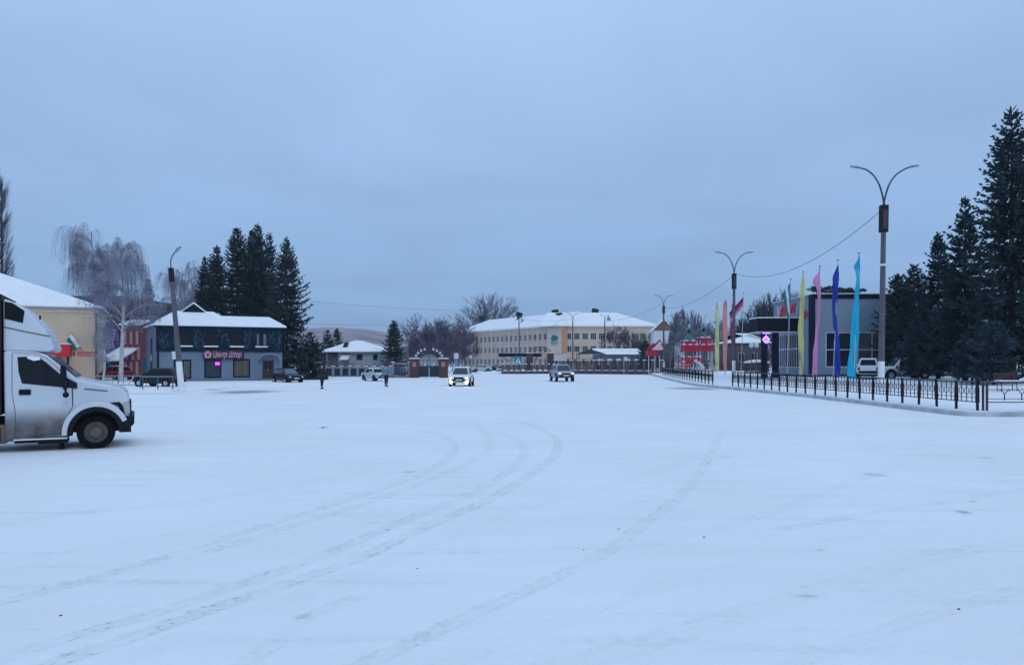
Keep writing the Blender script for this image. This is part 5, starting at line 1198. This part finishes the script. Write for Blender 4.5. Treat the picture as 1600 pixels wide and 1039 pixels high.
# ------------------------------------------------------------------ PEOPLE
def skin(name, joints, bones, m, parent, sub=2):
    me = bpy.data.meshes.new(name); o = bpy.data.objects.new(name, me); COL.objects.link(o)
    me.from_pydata([j[0] for j in joints], bones, []); md = o.modifiers.new('skin', 'SKIN'); md.use_smooth_shade = True
    for i, j in enumerate(joints):
        r = j[1]; me.skin_vertices[0].data[i].radius = (r, r) if not hasattr(r, '__len__') else r
    me.skin_vertices[0].data[0].use_root = True
    s2 = o.modifiers.new('sub', 'SUBSURF'); s2.levels = sub; s2.render_levels = sub
    bpy.context.view_layer.update()
    me2 = bpy.data.meshes.new_from_object(o.evaluated_get(bpy.context.evaluated_depsgraph_get()))
    bpy.data.objects.remove(o); me2.name = name; me2.materials.clear()
    return link_mesh(name, me2, m, parent, True)
def person(label, loc, rz, jacket, trousers, hatm, stride, coat, bag, scale=1):
    t = thing('person', label, 'person', loc, rz, 'people crossing the square'); t.scale = (scale,)*3
    skinm = mat('skin', (.42,.26,.20), .6, .06); s = stride
    # x forward, y left
    hipz = .92
    J = [((0,0,.98),.13),((0,0,1.18),.13),((0,0,1.38),.14),((0,0,1.50),.06),((.01,0,1.56),.055),((.015,0,1.66),.095),((.02,0,1.75),.075),
         ((0,.17,1.40),.06),((-.02-s*.15,.235,1.14),.045),((.06-s*.22,.24,.90),.036),((.08-s*.24,.24,.84),.03),
         ((0,-.17,1.40),.06),((-.02+s*.15,-.235,1.14),.045),((.08+s*.25,-.24,.92),.036),((.11+s*.28,-.24,.86),.03),
         ((0,.095,.90),.085),((s*.20,.10,.50),.06),((s*.22,.10,.10),.042),((s*.22+.06,.10,.045),.04),((s*.22+.16,.105,.035),.03),
         ((0,-.095,.90),.085),((-s*.12,-.10,.50),.06),((-s*.34,-.10,.12),.042),((-s*.33+.05,-.10,.05),.04),((-s*.31+.15,-.105,.035),.03)]
    E = [(0,1),(1,2),(2,3),(3,4),(4,5),(5,6),(2,7),(7,8),(8,9),(9,10),(2,11),(11,12),(12,13),(13,14),(0,15),(15,16),(16,17),(17,18),(18,19),(0,20),(20,21),(21,22),(22,23),(23,24)]
    body = skin('body', J, E, skinm, t)
    # face, hands
    f = MB().tube([(.10,0,1.665),(.125,0,1.64)], [.012,.018], 6); f.build('nose', skinm, body)
    for sd in (-1,1): MB().sphere((.095,sd*.035,1.685), .012, 5).build('eye', black, body)
    for ji, sd in ((10,1),(14,-1)):
        c = Vector(J[ji][0]); q = MB().sphere(c+Vector((.01,0,-.05)), .04, 6, (1,.6,1.2))
        for k in range(4): q.tube([c+Vector((-.02+k*.018,0,-.085)),c+Vector((-.015+k*.018,-sd*.01,-.125-.006*(k in (1,2)))),c+Vector((-.005+k*.018,-sd*.025,-.15-.008*(k in (1,2))))], [.009,.008,.006], 5)
        q.tube([c+Vector((.03,0,-.03)),c+Vector((.055,-sd*.012,-.07)),c+Vector((.05,-sd*.02,-.1))], [.011,.009,.007], 5)
        q.build('glove', hatm, t, smooth=True)
    tz = .62 if coat else .86
    JJ = [((0,0,tz),(.20,.17) if coat else (.18,.15)),((0,0,1.0),.175),((0,0,1.2),.175),((0,0,1.40),.175),((0,0,1.50),.085),
          ((0,.185,1.41),.085),((-.02-s*.15,.245,1.14),.068),((.06-s*.21,.245,.92),.052),((0,-.185,1.41),.085),((-.02+s*.15,-.245,1.14),.068),((.07+s*.24,-.245,.94),.052)]
    skin('jacket', JJ, [(0,1),(1,2),(2,3),(3,4),(3,5),(5,6),(6,7),(3,8),(8,9),(9,10)], jacket, t)
    JT = [((0,0,.98),.14),((0,.095,.88),.10),((s*.20,.10,.50),.078),((s*.22,.10,.12),.062),((0,-.095,.88),.10),((-s*.12,-.10,.50),.078),((-s*.34,-.10,.14),.062)]
    skin('trousers', JT, [(0,1),(1,2),(2,3),(0,4),(4,5),(5,6)], trousers, t)
    for kx, ky in ((s*.22,.10),(-s*.33,-.10)): MB().box(kx-.07,kx+.2,ky-.05,ky+.05,.0,.10).build('boot', black, t, bevel=.03)
    MB().lathe([(.118,1.66),(.125,1.70),(.12,1.76),(.09,1.81),(.03,1.83)], (.01,0,0), 14).build('hat', hatm, t, smooth=True)
    if bag:
        b = MB().box(-.12,.12,-.06,.06,0,.3).build('shoulder_bag', black, t, bevel=.03); b.location = (-.02,-.36,.66)
        MB().tube([(0,0,.3),(0,.1,.62),(0,.2,.74)], .012, 5).build('strap', black, b)
navyc = mat('coat_navy', (.012,.014,.028), .85, .15, 6); jeans = mat('dark_trousers', (.010,.011,.018), .85, .15, 6); blueJ = mat('jacket_blue', (.10,.19,.30), .7, .12, 5)
person('person in a long dark coat walking in front of the tall spruce', P2(503,52.5), R(75), navyc, jeans, navyc, .55, True, True, 1.0)
person('person in light blue jacket and dark trousers in front of the pale old saloon', P2(603.5,58), R(80), blueJ, jeans, navyc, .35, False, False, .98)
# ------------------------------------------------------------------ TREES
def tubes_np(P0, P1, R0, R1, n=3):
    P0, P1 = np.asarray(P0, float), np.asarray(P1, float); R0, R1 = np.asarray(R0, float), np.asarray(R1, float)
    d = P1-P0; d /= np.maximum(np.linalg.norm(d, axis=1, keepdims=True), 1e-9)
    ref = np.where(np.abs(d[:, 2:3]) < .9, np.array([[0, 0, 1.]]), np.array([[1., 0, 0]]))
    a = np.cross(d, ref); a /= np.linalg.norm(a, axis=1, keepdims=True); b = np.cross(d, a)
    N = len(P0); V = np.zeros((N, 2, n, 3))
    for k in range(n):
        g = 2*math.pi*k/n; o = a*math.cos(g)+b*math.sin(g)
        V[:, 0, k] = P0+o*R0[:, None]; V[:, 1, k] = P1+o*R1[:, None]
    base = np.arange(N)[:, None]*2*n; idx = []
    for k in range(n):
        k2 = (k+1) % n; idx.append(np.concatenate([base+k, base+k2, base+n+k2, base+n+k], 1))
    return V.reshape(-1, 3), np.stack(idx, 1).reshape(-1, 4)
def segs_obj(name, segs, m, parent, n=3, smooth_=False):
    s = np.array(segs); V, I = tubes_np(s[:, 0:3], s[:, 3:6], s[:, 6], s[:, 7], n)
    return link_mesh(name, np_mesh(name, V, 4, I), m, parent, smooth_)
needle = frosted('spruce_needles', (.026,.055,.062), (.28,.38,.44), .45, .9, .5)
needle2 = frosted('spruce_needles_frosty', (.026,.050,.056), (.42,.47,.54), .75, .8, .5)
needleb = frosted('blue_spruce_needles', (.038,.074,.092), (.32,.40,.50), .40, .9, .5)
barkd = mat('spruce_bark', (.035,.028,.028), .95, .3, 4, .4)
def spruce(label, px, pyt, d, rb, zs=.6, seed=1, m=None, dens=1.0, zb=0, group='spruces', lean=0, droop=.35, name='spruce_tree', sprig=1.0, taper=.8, H=None, gapn=.0):
    rng = np.random.default_rng(seed); x0 = PX(px,d); H = H or (PZ(pyt,d)-zb)
    t = thing(name, label, 'tree', (x0, d, zb), float(rng.uniform(0, 6)), group)
    tr = [(0,0,-.2),(0,0,H*.5),(0,0,H*.97)]
    MB().tube(tr, [max(.09,H*.016),H*.009,.015], 8).build('trunk', barkd, t)
    B, Dr, Ln, Wd = [], [], [], []; segs = []
    z = zs
    while z < H*.985:
        f = (z-zs)/(H-zs); Rl = rb*(1-f)**taper*(1-.25*max(0, .18-f)/.18)+.12; step = (.26+.34*(1-f)*min(1.2, H/12))/dens**.5
        nb = int(rng.integers(7, 11)) if f < .9 else 5
        a0 = rng.uniform(0, 6.3); segs.append((0,0,max(zs*.9,z-step*1.6),0,0,z+.1,.03,.03))
        for k in range(nb):
            if rng.random() < gapn: continue
            a = a0+2*math.pi*k/nb+rng.uniform(-.22, .22); L = Rl*(rng.uniform(.78, 1.12) if rng.random() < .8 else rng.uniform(.4, .8))*(1+.12*math.sin(a*3+z))
            pitch = .95*f**1.1-.10-.25*(1-f)
            zz = z+rng.uniform(-.07, .07); ca, sa = math.cos(a), math.sin(a)
            npt = max(4, int(L/.16)); u = np.linspace(0, 1, npt)
            rad = u*L; hz = zz+L*(pitch*u-droop*(1-f)*u**1.4+ (.22+.25*(1-f))*np.maximum(0, u-.55)**1.3*2)
            P = np.stack([rad*ca, rad*sa, hz], 1)
            for i in range(npt-1): segs.append((*P[i], *P[i+1], .03*(1-u[i])+.008, .03*(1-u[i+1])+.006))
            T = np.array([ca, sa, pitch]); S = np.array([-sa, ca, 0])
            for i in range(npt):
                if u[i] < .04: continue
                wl = (.60*(1-u[i])+.27)*min(1, L*.7+.25)*sprig
                ns = 3
                for s_ in (-1, 1, 0, 2):
                    if s_ in (0, 2) and rng.random() < .55: continue
                    dv = T*(.85+.3*rng.random())+S*s_*(.72*rng.uniform(.6, 1.2))+np.array([0, 0, -.22*(1-f)-.04+.13*rng.standard_normal()])
                    if s_ == 2: dv = T*.9+S*rng.uniform(-.5,.5)+np.array([0,0,.35*rng.standard_normal()+.1])
                    if s_ == 0: dv = dv*.5+np.array([0, 0, rng.choice([-.8, -.5, .55])])
                    dv /= np.linalg.norm(dv); B.append(P[i]+rng.normal(0, .03, 3)); Dr.append(dv); Ln.append(wl*rng.uniform(.6, 1.25)); Wd.append(.055*sprig*rng.uniform(.7, 1.6))
        z += step*rng.uniform(.6, 1.4)
    for k in range(14): B.append(np.array([0,0,H*(.955+.04*k/14)])); dv = rng.normal(0,.35,3)+np.array([0,0,.8]); Dr.append(dv/np.linalg.norm(dv)); Ln.append(H*.02+.15); Wd.append(.05)
    for k in range(int(95*H*dens)):          # short inner growth along the stem
        z = zs*.9+(H*.93-zs*.9)*rng.random()**1.25; f = (z-zs)/(H-zs); a = rng.uniform(0, 6.3); rr = rb*(1-max(f, 0))**taper*.5*rng.random()**.7
        dv = np.array([math.cos(a), math.sin(a), rng.normal(-.1, .45)]); B.append(np.array([rr*math.cos(a), rr*math.sin(a), z])); Dr.append(dv/np.linalg.norm(dv)); kf = min(1, H/9)*(.3+.7*min(1, 1.3*(1-f))); Ln.append(rng.uniform(.35, .8)*kf); Wd.append(.10*kf)
    B, Dr, Ln, Wd = map(np.array, (B, Dr, Ln, Wd)); N = len(B)
    # each spray: two crossed leaf-shaped blades (twig with needles)
    rnd_ = rng.normal(0, 1, (N, 3)); sd = np.cross(Dr, rnd_); sd /= np.linalg.norm(sd, axis=1, keepdims=True); up = np.cross(Dr, sd)
    VV = []
    for ax in (sd, up):
        mid = B+Dr*Ln[:, None]*.45; tip = B+Dr*Ln[:, None]
        VV.append(np.stack([B, mid+ax*Wd[:, None], tip, mid-ax*Wd[:, None]], 1))
    V = np.concatenate(VV).reshape(-1, 3); idx = np.arange(len(V)).reshape(-1, 4)
    cr = link_mesh('crown', np_mesh('crown', V, 4, idx), m or needle, t)
    segs_obj('branches', segs, barkd, t)
    if lean: t.rotation_euler = (0, R(lean), t.rotation_euler[2])
    return t
NL = 'spruces behind the curtain shop'
spruce('leftmost slender spruce behind the shop roof', 319.5, 402, 91, 2.0, 2, 11, group=NL)
spruce('second spruce from the left behind the shop roof', 338, 384, 88, 2.9, 2, 12, group=NL)
spruce('broad third spruce from the left behind the shop roof', 370.5, 357, 90, 3.9, 2, 13, group=NL)
spruce('twin-topped spruce, its left leader, in the middle behind the shop', 394, 360, 92, 3.0, 2, 14, group=NL)
spruce('tallest spruce of the group behind the shop', 402.5, 351, 90, 3.4, 2, 15, group=NL)
spruce('thin ragged spruce right of the tallest one behind the shop', 420.5, 364, 93, 2.7, 2, 16, dens=.75, group=NL, gapn=.1)
spruce('tall free-standing spruce with frosty lower boughs at the right end of the shop', 448, 371, 82, 4.6, .6, 17, needle2, group='spruces at the shop corner', taper=1.0, gapn=.12)
spruce('low wide spruce with frosty drooping boughs behind the person in the dark coat', 484, 520, 75, 2.1, .3, 18, needle2, group='spruces at the shop corner')
spruce('dark spruce rising between the birches and the shop roof', 231, 436, 112, 2.3, 1, 19, group='lone spruces')
spruce('neat conical spruce right of the bungalow', 615, 501, 101, 2.3, .5, 20, group='lone spruces', taper=.9)
spruce('left one of two small dark conifers behind the bungalow', 512, 516, 125, 2.1, .5, 21, dens=.7, group='conifers behind the bungalow')
spruce('right one of two small dark conifers behind the bungalow', 526.5, 513, 125, 1.8, .5, 22, dens=.7, group='conifers behind the bungalow')
spruce('dark spruce in front of the right end of the school', 1008, 532, 128, 2.0, .3, 23, dens=.7, group='lone spruces')
NR = 'spruces along the right edge'
spruce('tallest spruce at the right edge of the square', 1581, 170, 45, 4.3, 2.0, 31, zb=.6, group=NR, dens=1.15, taper=.95, gapn=.1)
spruce('spruce with a drooping crooked top left of the tallest one', 1508, 311, 50, 2.7, 1.4, 32, zb=.6, group=NR, gapn=.12, taper=.95)
spruce('pointed spruce, third from the right edge of the frame', 1466, 364, 56, 2.7, 1.3, 33, zb=.6, group=NR, taper=1.05)
spruce('fourth spruce from the right, standing behind the others', 1428, 415, 62, 2.6, 1.3, 34, zb=.6, group=NR)
spruce('leftmost and lowest spruce beside the nearest lamp', 1403, 429, 64, 2.6, 1.3, 35, zb=.6, group=NR)
spruce('young bluish spruce in front of the tallest one', 1553, 508, 42.5, 1.5, .9, 36, needleb, zb=.55, group='young bluish spruces', droop=.2)
spruce('young bluish spruce left of the other bluish one', 1519, 522, 44.5, 1.4, .9, 37, needleb, zb=.55, group='young bluish spruces', droop=.2)
spruce('young bluish spruce nearest to the lamp foot', 1440, 496, 55, 1.9, 1.0, 39, needleb, zb=.6, group='young bluish spruces', droop=.2)
spruce('big spruce cut by the right frame edge', 1648, 250, 47, 4.0, 1.5, 38, zb=.6, group=NR)

# ---- bare trees
def grow(rng, segsL, segsT, p, d, L, r, lev, maxlev, spread, up, wob=.12, kids=(2, 4), lim=.02):
    n = 4 if lev < 2 else 3; s = L/n; pts = [p]
    for i in range(n):
        d = d+rng.normal(0, wob, 3)+np.array([0, 0, up*.12]); d /= np.linalg.norm(d)
        q = p+d*s; r1 = r*(1-.22*(1 if lev else .8)); 
        (segsL if lev <= 1 else segsT).append((*p, *q, r, r1)); p = q; r = r1; pts.append((p.copy(), d.copy(), r))
    if lev >= maxlev: return
    k = int(rng.integers(kids[0], kids[1]+1))
    for j in range(k):
        i = n if j == 0 else int(rng.integers(max(1, n-3), n+1)); pp, dd, rr = pts[i]
        a = rng.normal(0, 1, 3); a -= dd*a.dot(dd); a /= np.linalg.norm(a)
        sp = spread*(rng.uniform(.55, 1.2) if j else rng.uniform(.1, .5)); nd = dd*math.cos(sp)+a*math.sin(sp)
        grow(rng, segsL, segsT, pp, nd/np.linalg.norm(nd), L*rng.uniform(.62, .86), max(rr*(.75 if j == 0 else .6), lim), lev+1, maxlev, spread, up, wob, kids, lim)
twig = frosted('bare_twigs', (.055,.05,.075), (.30,.33,.42), .35, .4, .2); twigp = frosted('purple_twigs', (.095,.08,.12), (.30,.31,.42), .45, .3, .2); twigf = frosted('frosted_twigs', (.16,.17,.22), (.50,.55,.64), .9, .5, .1)
barkg = mat('grey_bark', (.07,.062,.075), .95, .3, 3, .3); barkw = mat('birch_bark', (.42,.42,.44), .85, .4, 5, .2)
def bare_tree(label, px, pyt, d, seed, width=1.0, maxlev=6, spread=.55, up=.6, m=None, bark=None, zb=0, group='bare trees', trunkf=.22, kids=(2, 4), lim=.022, name='bare_tree', wmax=None):
    rng = np.random.default_rng(seed); H = PZ(pyt,d)-zb
    t = thing(name, label, 'tree', (PX(px,d), d, zb), 0, group); sl, st_ = [], []
    grow(rng, sl, st_, np.zeros(3)-np.array([0,0,.2]), np.array([rng.normal(0,.03),0,1.]), H*trunkf*1.25, H*.018, 0, maxlev, spread, up, kids=kids, lim=lim)
    A = np.array(sl); Bm = np.array(st_); top = max(A[:, 5].max(), Bm[:, 5].max()); k = H/top
    rad = np.percentile(np.abs(Bm[:, 3]), 96); kx = k*width
    if wmax: kx = wmax/rad
    for arr in (A, Bm):
        for c in (0, 1, 3, 4): arr[:, c] *= kx
        for c in (2, 5): arr[:, c] *= k
    segs_obj('trunk', A, bark or barkg, t, 7, True); segs_obj('crown', Bm, m or twig, t)
    return t
def weeping(label, px, pyt, d, rad, seed, zb=0, n=1500, m=None, z0=.28, lean=0, group='weeping birches', cpx=None):
    rng = np.random.default_rng(seed); H = PZ(pyt,d)-zb; t = thing('birch_tree', label, 'tree', (PX(px,d), d, zb), 0, group)
    off = (PX(cpx,d)-PX(px,d)) if cpx else 0
    T = np.array([(off*.6*f_**1.5+.25*math.sin(f_*5+seed)*f_, .2*math.sin(f_*4), -.2+f_*(H*.93+.2)) for f_ in np.linspace(0, 1, 12)])
    sl = [(*T[i], *T[i+1], H*.0135*(1-i/12.)+.03, H*.0135*(1-(i+1)/12.)+.03) for i in range(11)]; tw = []; bl = []
    roots = []
    for k in range(34):
        f_ = rng.uniform(.36, .97); i = int(f_*11); p = T[i].copy(); a = rng.uniform(0, 6.3); L = rad*(1.15-.75*max(0, f_-.45))*rng.uniform(.5, 1.1)
        d_ = np.array([math.cos(a)*.62, math.sin(a)*.62, 1.1]); d_ /= np.linalg.norm(d_); ns = 7; r = .05+.05*(1-f_)
        for j in range(ns):
            d_ = d_+np.array([math.cos(a)*.09+off/rad*.03, math.sin(a)*.09, -.085])+rng.normal(0, .07, 3); d_ /= np.linalg.norm(d_); q = p+d_*L/ns*1.25
            bl.append((*p, *q, r, r*.8)); r *= .8; p = q
            if j >= 1: roots.append((p.copy(), d_.copy()))
            if j in (2, 4):
                p2 = p.copy(); d2 = d_+rng.normal(0, .5, 3); d2 /= np.linalg.norm(d2); r2 = r*.7
                for j2 in range(4):
                    d2 = d2+np.array([0, 0, -.10])+rng.normal(0, .08, 3); d2 /= np.linalg.norm(d2); q2 = p2+d2*L*.13; bl.append((*p2, *q2, r2, r2*.8)); p2 = q2; r2 *= .8; roots.append((p2.copy(), d2.copy()))
    for k in range(n):
        p, d_ = roots[int(rng.integers(len(roots)))]; p = p+rng.normal(0, .05, 3); d_ = d_+rng.normal(0, .45, 3); d_ /= np.linalg.norm(d_)
        L = H*rng.uniform(.08, .26); L = min(L, max(.4, p[2]-H*z0*rng.uniform(.8, 1.3))); ns = 6; r = rng.uniform(.008, .014)
        for j in range(ns):
            d_ = d_*.5+np.array([0, 0, -.6])+rng.normal(0, .09, 3); d_ /= np.linalg.norm(d_); q = p+d_*L/ns; tw.append((*p, *q, r, r*.9)); 
            if j in (2, 4) and rng.random() < .7:
                e = d_+rng.normal(0, .5, 3)+np.array([0, 0, -.3]); e /= np.linalg.norm(e); tw.append((*q, *(q+e*L*.2), r*.8, r*.6))
            p = q; r *= .93
    segs_obj('trunk', sl, barkw, t, 8, True); segs_obj('branches', bl, m or twig, t, 5, True); segs_obj('crown', tw, m or twigf, t)
    return t
wtw = frosted('weeping_twigs', (.25,.265,.345), (.58,.63,.74), .95, .35, .0)
weeping('large weeping birch with white trunk left of the shop', 189, 360, 66, 2.9, 5, .1, 2500, wtw, .52, group='frosted weeping birches')
weeping('wide frosted birch rising behind the beige building', 147, 343, 84, 3.2, 6, 0, 2500, wtw, .54, group='frosted weeping birches')
weeping('small slanting birch close to the beige wall', 160, 490, 63, 1.0, 7, .1, 420, wtw, .5, group='frosted weeping birches', cpx=168)
weeping('round-headed frosted birch behind the leaning lamp post', 287, 404, 100, 3.5, 18, 0, 2400, wtw, .4, group='frosted weeping birches')
def poplar(label, px, pyt, d, rad, seed):
    rng = np.random.default_rng(seed); H = PZ(pyt,d); t = thing('poplar_tree', label, 'tree', (PX(px,d), d, 0)); sl = [(0,0,-.2,0,0,H*.6,.25,.12),(0,0,H*.6,0,0,H,.12,.02)]; tw = []
    for k in range(420):
        z = H*rng.uniform(.08, .97); a = rng.uniform(0, 6.3); f_ = z/H; L = H*.16*(1-f_*.7)*rng.uniform(.6, 1.2); p = np.array([0,0,z]); d_ = np.array([math.cos(a),math.sin(a),1.1]); r = .03
        out = rad*(1-f_)**.6+.15
        for j in range(5):
            q = p+np.array([math.cos(a)*out/5*(1.5-j*.25), math.sin(a)*out/5*(1.5-j*.25), L/5])+rng.normal(0,.06,3); tw.append((*p,*q,r,r*.8)); r *= .8
            for _ in range(2):
                e = q+np.array([math.cos(a)*.2,math.sin(a)*.2,.55])*rng.uniform(.5,1.4)+rng.normal(0,.15,3); tw.append((*q,*e,r*.6,.006))
            p = q
    segs_obj('trunk', sl, barkg, t, 7); segs_obj('crown', tw, twig, t)
poplar('narrow upright bare poplar at the left frame edge', 3, 284, 92, 1.5, 9)
BG = 'bare trees between the gate and the school'
bare_tree('bushy bare tree behind the arched gate', 668, 487, 138, 41, spread=.6, up=.35, m=twigp, bark=mat('pale_bark', (.25,.24,.27), .9, .3), group=BG, kids=(3,4), lim=.03, maxlev=6, wmax=4.2)
bare_tree('bare tree just right of the bushy one behind the arched gate', 697, 496, 140, 42, spread=.6, up=.35, m=twigp, group=BG, kids=(3,4), lim=.03, maxlev=6, wmax=3.8)
bare_tree('bare tree hiding the left end of the school', 716, 503, 170, 43, spread=.6, up=.35, m=twigp, group=BG, kids=(3,4), lim=.03, maxlev=6, wmax=4.2)
bare_tree('low bare tree between the small spruce and the arched gate', 645, 518, 140, 44, spread=.65, up=.3, m=twigp, group=BG, kids=(3,4), lim=.03, maxlev=6, wmax=2.8)
bare_tree('low bare thicket tree left of the first school windows', 683, 522, 132, 48, spread=.65, up=.3, m=twigp, group=BG, kids=(3,4), lim=.03, maxlev=6, wmax=3.4)
bare_tree('low brown bare tree beside the road sign', 706, 528, 150, 49, spread=.65, up=.3, m=twigp, group=BG, kids=(3,4), lim=.03, maxlev=6, wmax=3.2)
bare_tree('huge fan-shaped bare tree behind the school roof', 772, 453, 262, 45, spread=.44, up=.55, maxlev=6, lim=.045, group='big bare trees', trunkf=.2, wmax=11.2, kids=(3, 4))
bare_tree('tall twiggy bare tree between the bushy one and the arched gate crest', 681, 490, 147, 56, spread=.6, up=.35, m=twigp, group=BG, kids=(3,4), lim=.03, maxlev=6, wmax=4.0)
bare_tree('bare tree left of the gate arch, in front of the hill', 655, 500, 146, 57, spread=.6, up=.35, m=twigp, group=BG, kids=(3,4), lim=.03, maxlev=6, wmax=3.4)
bare_tree('bare tree rising over the roof end at the left of the school', 727, 500, 232, 58, spread=.55, up=.35, m=twigp, group=BG, kids=(3,4), lim=.04, maxlev=6, wmax=5)
SB = 'bare trees before the right school wing'
for i, (px, py, dd, lab) in enumerate(((960,503,158,'bare brownish tree before the middle windows of the right school wing'),(984,509,160,'bare brownish tree before the last windows of the school'),(1003,517,162,'low bare tree at the right end of the school'))):
    bare_tree(lab, px, py, dd, 50+i, spread=.6, up=.3, m=twigp, group=SB, maxlev=6, kids=(3,4), lim=.03, wmax=3.0)
GR = 'frosted trees behind the climbing frame'
for i, (px, py, dd, w_, lab) in enumerate(((1060,484,135,2.2,'frosted tree left of the climbing frame'),(1079,473,138,2.4,'tallest frosted tree right above the climbing frame'),(1099,480,136,2.2,'frosted tree behind the right climbing tower'),(1046,498,140,1.8,'low frosted tree beside the gabled house'),(1112,492,132,2.2,'frosted tree behind the yellow-green banner'),(1070,505,128,2.0,'low frosted tree just behind the left climbing tower'),(1090,508,127,2.0,'low frosted tree between the two climbing towers'))):
    bare_tree(lab, px, py, dd, 60+i, spread=.5, up=.4, m=twigf, bark=barkw, group=GR, maxlev=6, wmax=w_, zb=.3, lim=.028, kids=(3,4))
GC = 'dark bare trees behind the cafe'
for i, (px, py, dd, w_, lab) in enumerate(((1172,476,118,2.2,'leftmost dark bare tree beside the cafe canopy'),(1190,458,120,2.8,'second dark bare tree from the left behind the cafe canopy'),(1208,452,121,2.6,'third dark bare tree from the left behind the cafe canopy'),(1228,446,122,2.8,'tallest dark bare tree behind the cafe lettering'),(1156,490,125,2.2,'low dark bare tree behind the tricolour flag'),(1246,452,119,2.2,'dark bare tree behind the top of the yellow banner'))):
    bare_tree(lab, px, py, dd, 70+i, spread=.5, up=.4, m=twig, group=GC, maxlev=6, wmax=w_, zb=.3, lim=.028, kids=(3,4))
# two round-topped pines looking over the cafe roof
def pine(label, px, pyt, d, seed, group):
    rng = np.random.default_rng(seed); zb = .4; H = PZ(pyt,d)-zb; t = thing('pine_tree', label, 'tree', (PX(px,d), d, zb), 0, group)
    MB().tube([(0,0,-.2),(.1,0,H*.5),(0,0,H*.95)], [.2,.14,.04], 8).build('trunk', mat('pine_bark', (.13,.06,.04), .9, .3), t); B, Dr = [], []; sg = []
    for k in range(20):
        c = np.array([rng.normal(0,1.25), rng.normal(0,1.1), H-.55-abs(rng.normal(0,1.5))]); sg.append((0,0,c[2]-.8,*c,.05,.02)); sg.append((0,0,H*.4,0,0,c[2]-.8,.12,.05)); rr = rng.uniform(.45,.9)
        for _ in range(110):
            v = rng.normal(0,1,3); v /= np.linalg.norm(v); v[2] = abs(v[2])*.7-.1; B.append(c+v*rr*rng.uniform(.3,1)); w_ = v+rng.normal(0,.3,3)+[0,0,.3]; Dr.append(w_/np.linalg.norm(w_))
    B, Dr = np.array(B), np.array(Dr); N = len(B); sd = np.cross(Dr, rng.normal(0,1,(N,3))); sd /= np.linalg.norm(sd,axis=1,keepdims=True); up = np.cross(Dr,sd); VV = []
    for ax in (sd, up): VV.append(np.stack([B, B+Dr*.14+ax*.07, B+Dr*.32, B+Dr*.14-ax*.07], 1))
    V = np.concatenate(VV).reshape(-1,3); link_mesh('crown', np_mesh('crown', V, 4, np.arange(len(V)).reshape(-1,4)), needle, t); segs_obj('branches', sg, barkd, t, 5)
pine('left one of two pines peeping over the cafe roof', 1291, 444, 100, 81, 'pines behind the cafe'); pine('right one of two pines peeping over the cafe roof', 1322, 446, 100, 82, 'pines behind the cafe')
# scrub and far wood that read as masses
def scrub(name, label, cat, pts, seed, m, h, n, kind=None):
    rng = np.random.default_rng(seed); sg = []
    for k in range(n):
        px, d = pts[int(rng.integers(len(pts)))]; px += rng.uniform(-9, 9); d += rng.uniform(-2, 2); p = np.array([PX(px,d), d, zplat(PX(px,d)) if px > 1000 else 0.]); d_ = np.array([rng.normal(0,.3),rng.normal(0,.3),1.]); r = .018; L = h*rng.uniform(.5,1.1)
        for j in range(4):
            d_ = d_+rng.normal(0,.15,3); d_ /= np.linalg.norm(d_); q = p+d_*L/4; sg.append((*p,*q,r,r*.8)); r *= .8
            e = q+(d_+rng.normal(0,.6,3))*L*.2; sg.append((*q,*e,r*.7,r*.4)); p = q
    o = segs_obj(name, sg, m, None); tag(o, label, cat, None, 'stuff')
scrub('hedge', 'leafless hedge twigs behind the garden fences left of the arched gate', 'hedge', [(x, 94) for x in range(500,640,10)], 91, twigf, 2.4, 420)
scrub('bushes', 'leafless bushes at the foot of the school behind the brick fences', 'bushes', [(x, 126) for x in range(870,1040,8)], 92, twig, 2.6, 420)
scrub('bushes', 'leafless scrub on the square behind the climbing frame and log fence', 'bushes', [(x, 105) for x in range(1045,1200,8)], 93, twig, 2.6, 420)
scrub('bushes', 'frosty scrub under the spruces on the right', 'bushes', [(x, 60) for x in range(1400,1600,14)], 94, twigf, 1.0, 160)
def far_wood(label, pa, pb, d, h, seed, m, n):
    rng = np.random.default_rng(seed); sg = []
    for k in range(n):
        px = rng.uniform(pa, pb); dd = d+rng.uniform(-25, 25); H = h*rng.uniform(.5, 1.1)*(.75+.25*math.sin(px*.05+seed)); p0 = np.array([PX(px,dd), dd, 0.]); sg.append((*p0, *(p0+[0,0,H]), .14, .04))
        for j in range(16):
            z = H*rng.uniform(.3, .95); q = p0+[0,0,z]; e = q+np.array([rng.normal(0,.9), rng.normal(0,.9), rng.uniform(.6,1.8)])*(1-z/H*.4); sg.append((*q,*e,.06,.03)); e2 = e+np.array([rng.normal(0,.5), rng.normal(0,.5), rng.uniform(.3,1)]); sg.append((*e,*e2,.04,.02))
    o = segs_obj('far_wood', sg, m, None); tag(o, label, 'wood', None, 'stuff')
far_wood('distant belt of leafless trees below the hill behind the bungalow', 440, 730, 300, 9, 95, twigp, 260)
far_wood('distant belt of leafless trees behind the playground and cafe', 1020, 1330, 240, 13, 96, twig, 260)
far_wood('distant belt of leafless trees behind the left shops', 60, 330, 190, 9, 97, twig, 150)
# ------------------------------------------------------------------ cold evening haze (closed box round everything, sky outside)
hz_ = MB().box(-3050, 3050, -450, 3050, -6.5, 62).build('haze', None)
hm = bpy.data.materials.new('haze'); hm.use_nodes = True; ht = hm.node_tree; ht.nodes.clear()
ho = ht.nodes.new('ShaderNodeOutputMaterial'); hv = ht.nodes.new('ShaderNodeVolumePrincipled'); hv.inputs['Color'].default_value = (.80,.86,.95,1); hv.inputs['Density'].default_value = .0003
ht.links.new(hv.outputs[0], ho.inputs['Volume']); hz_.data.materials.append(hm); tag(hz_, kind='stuff')
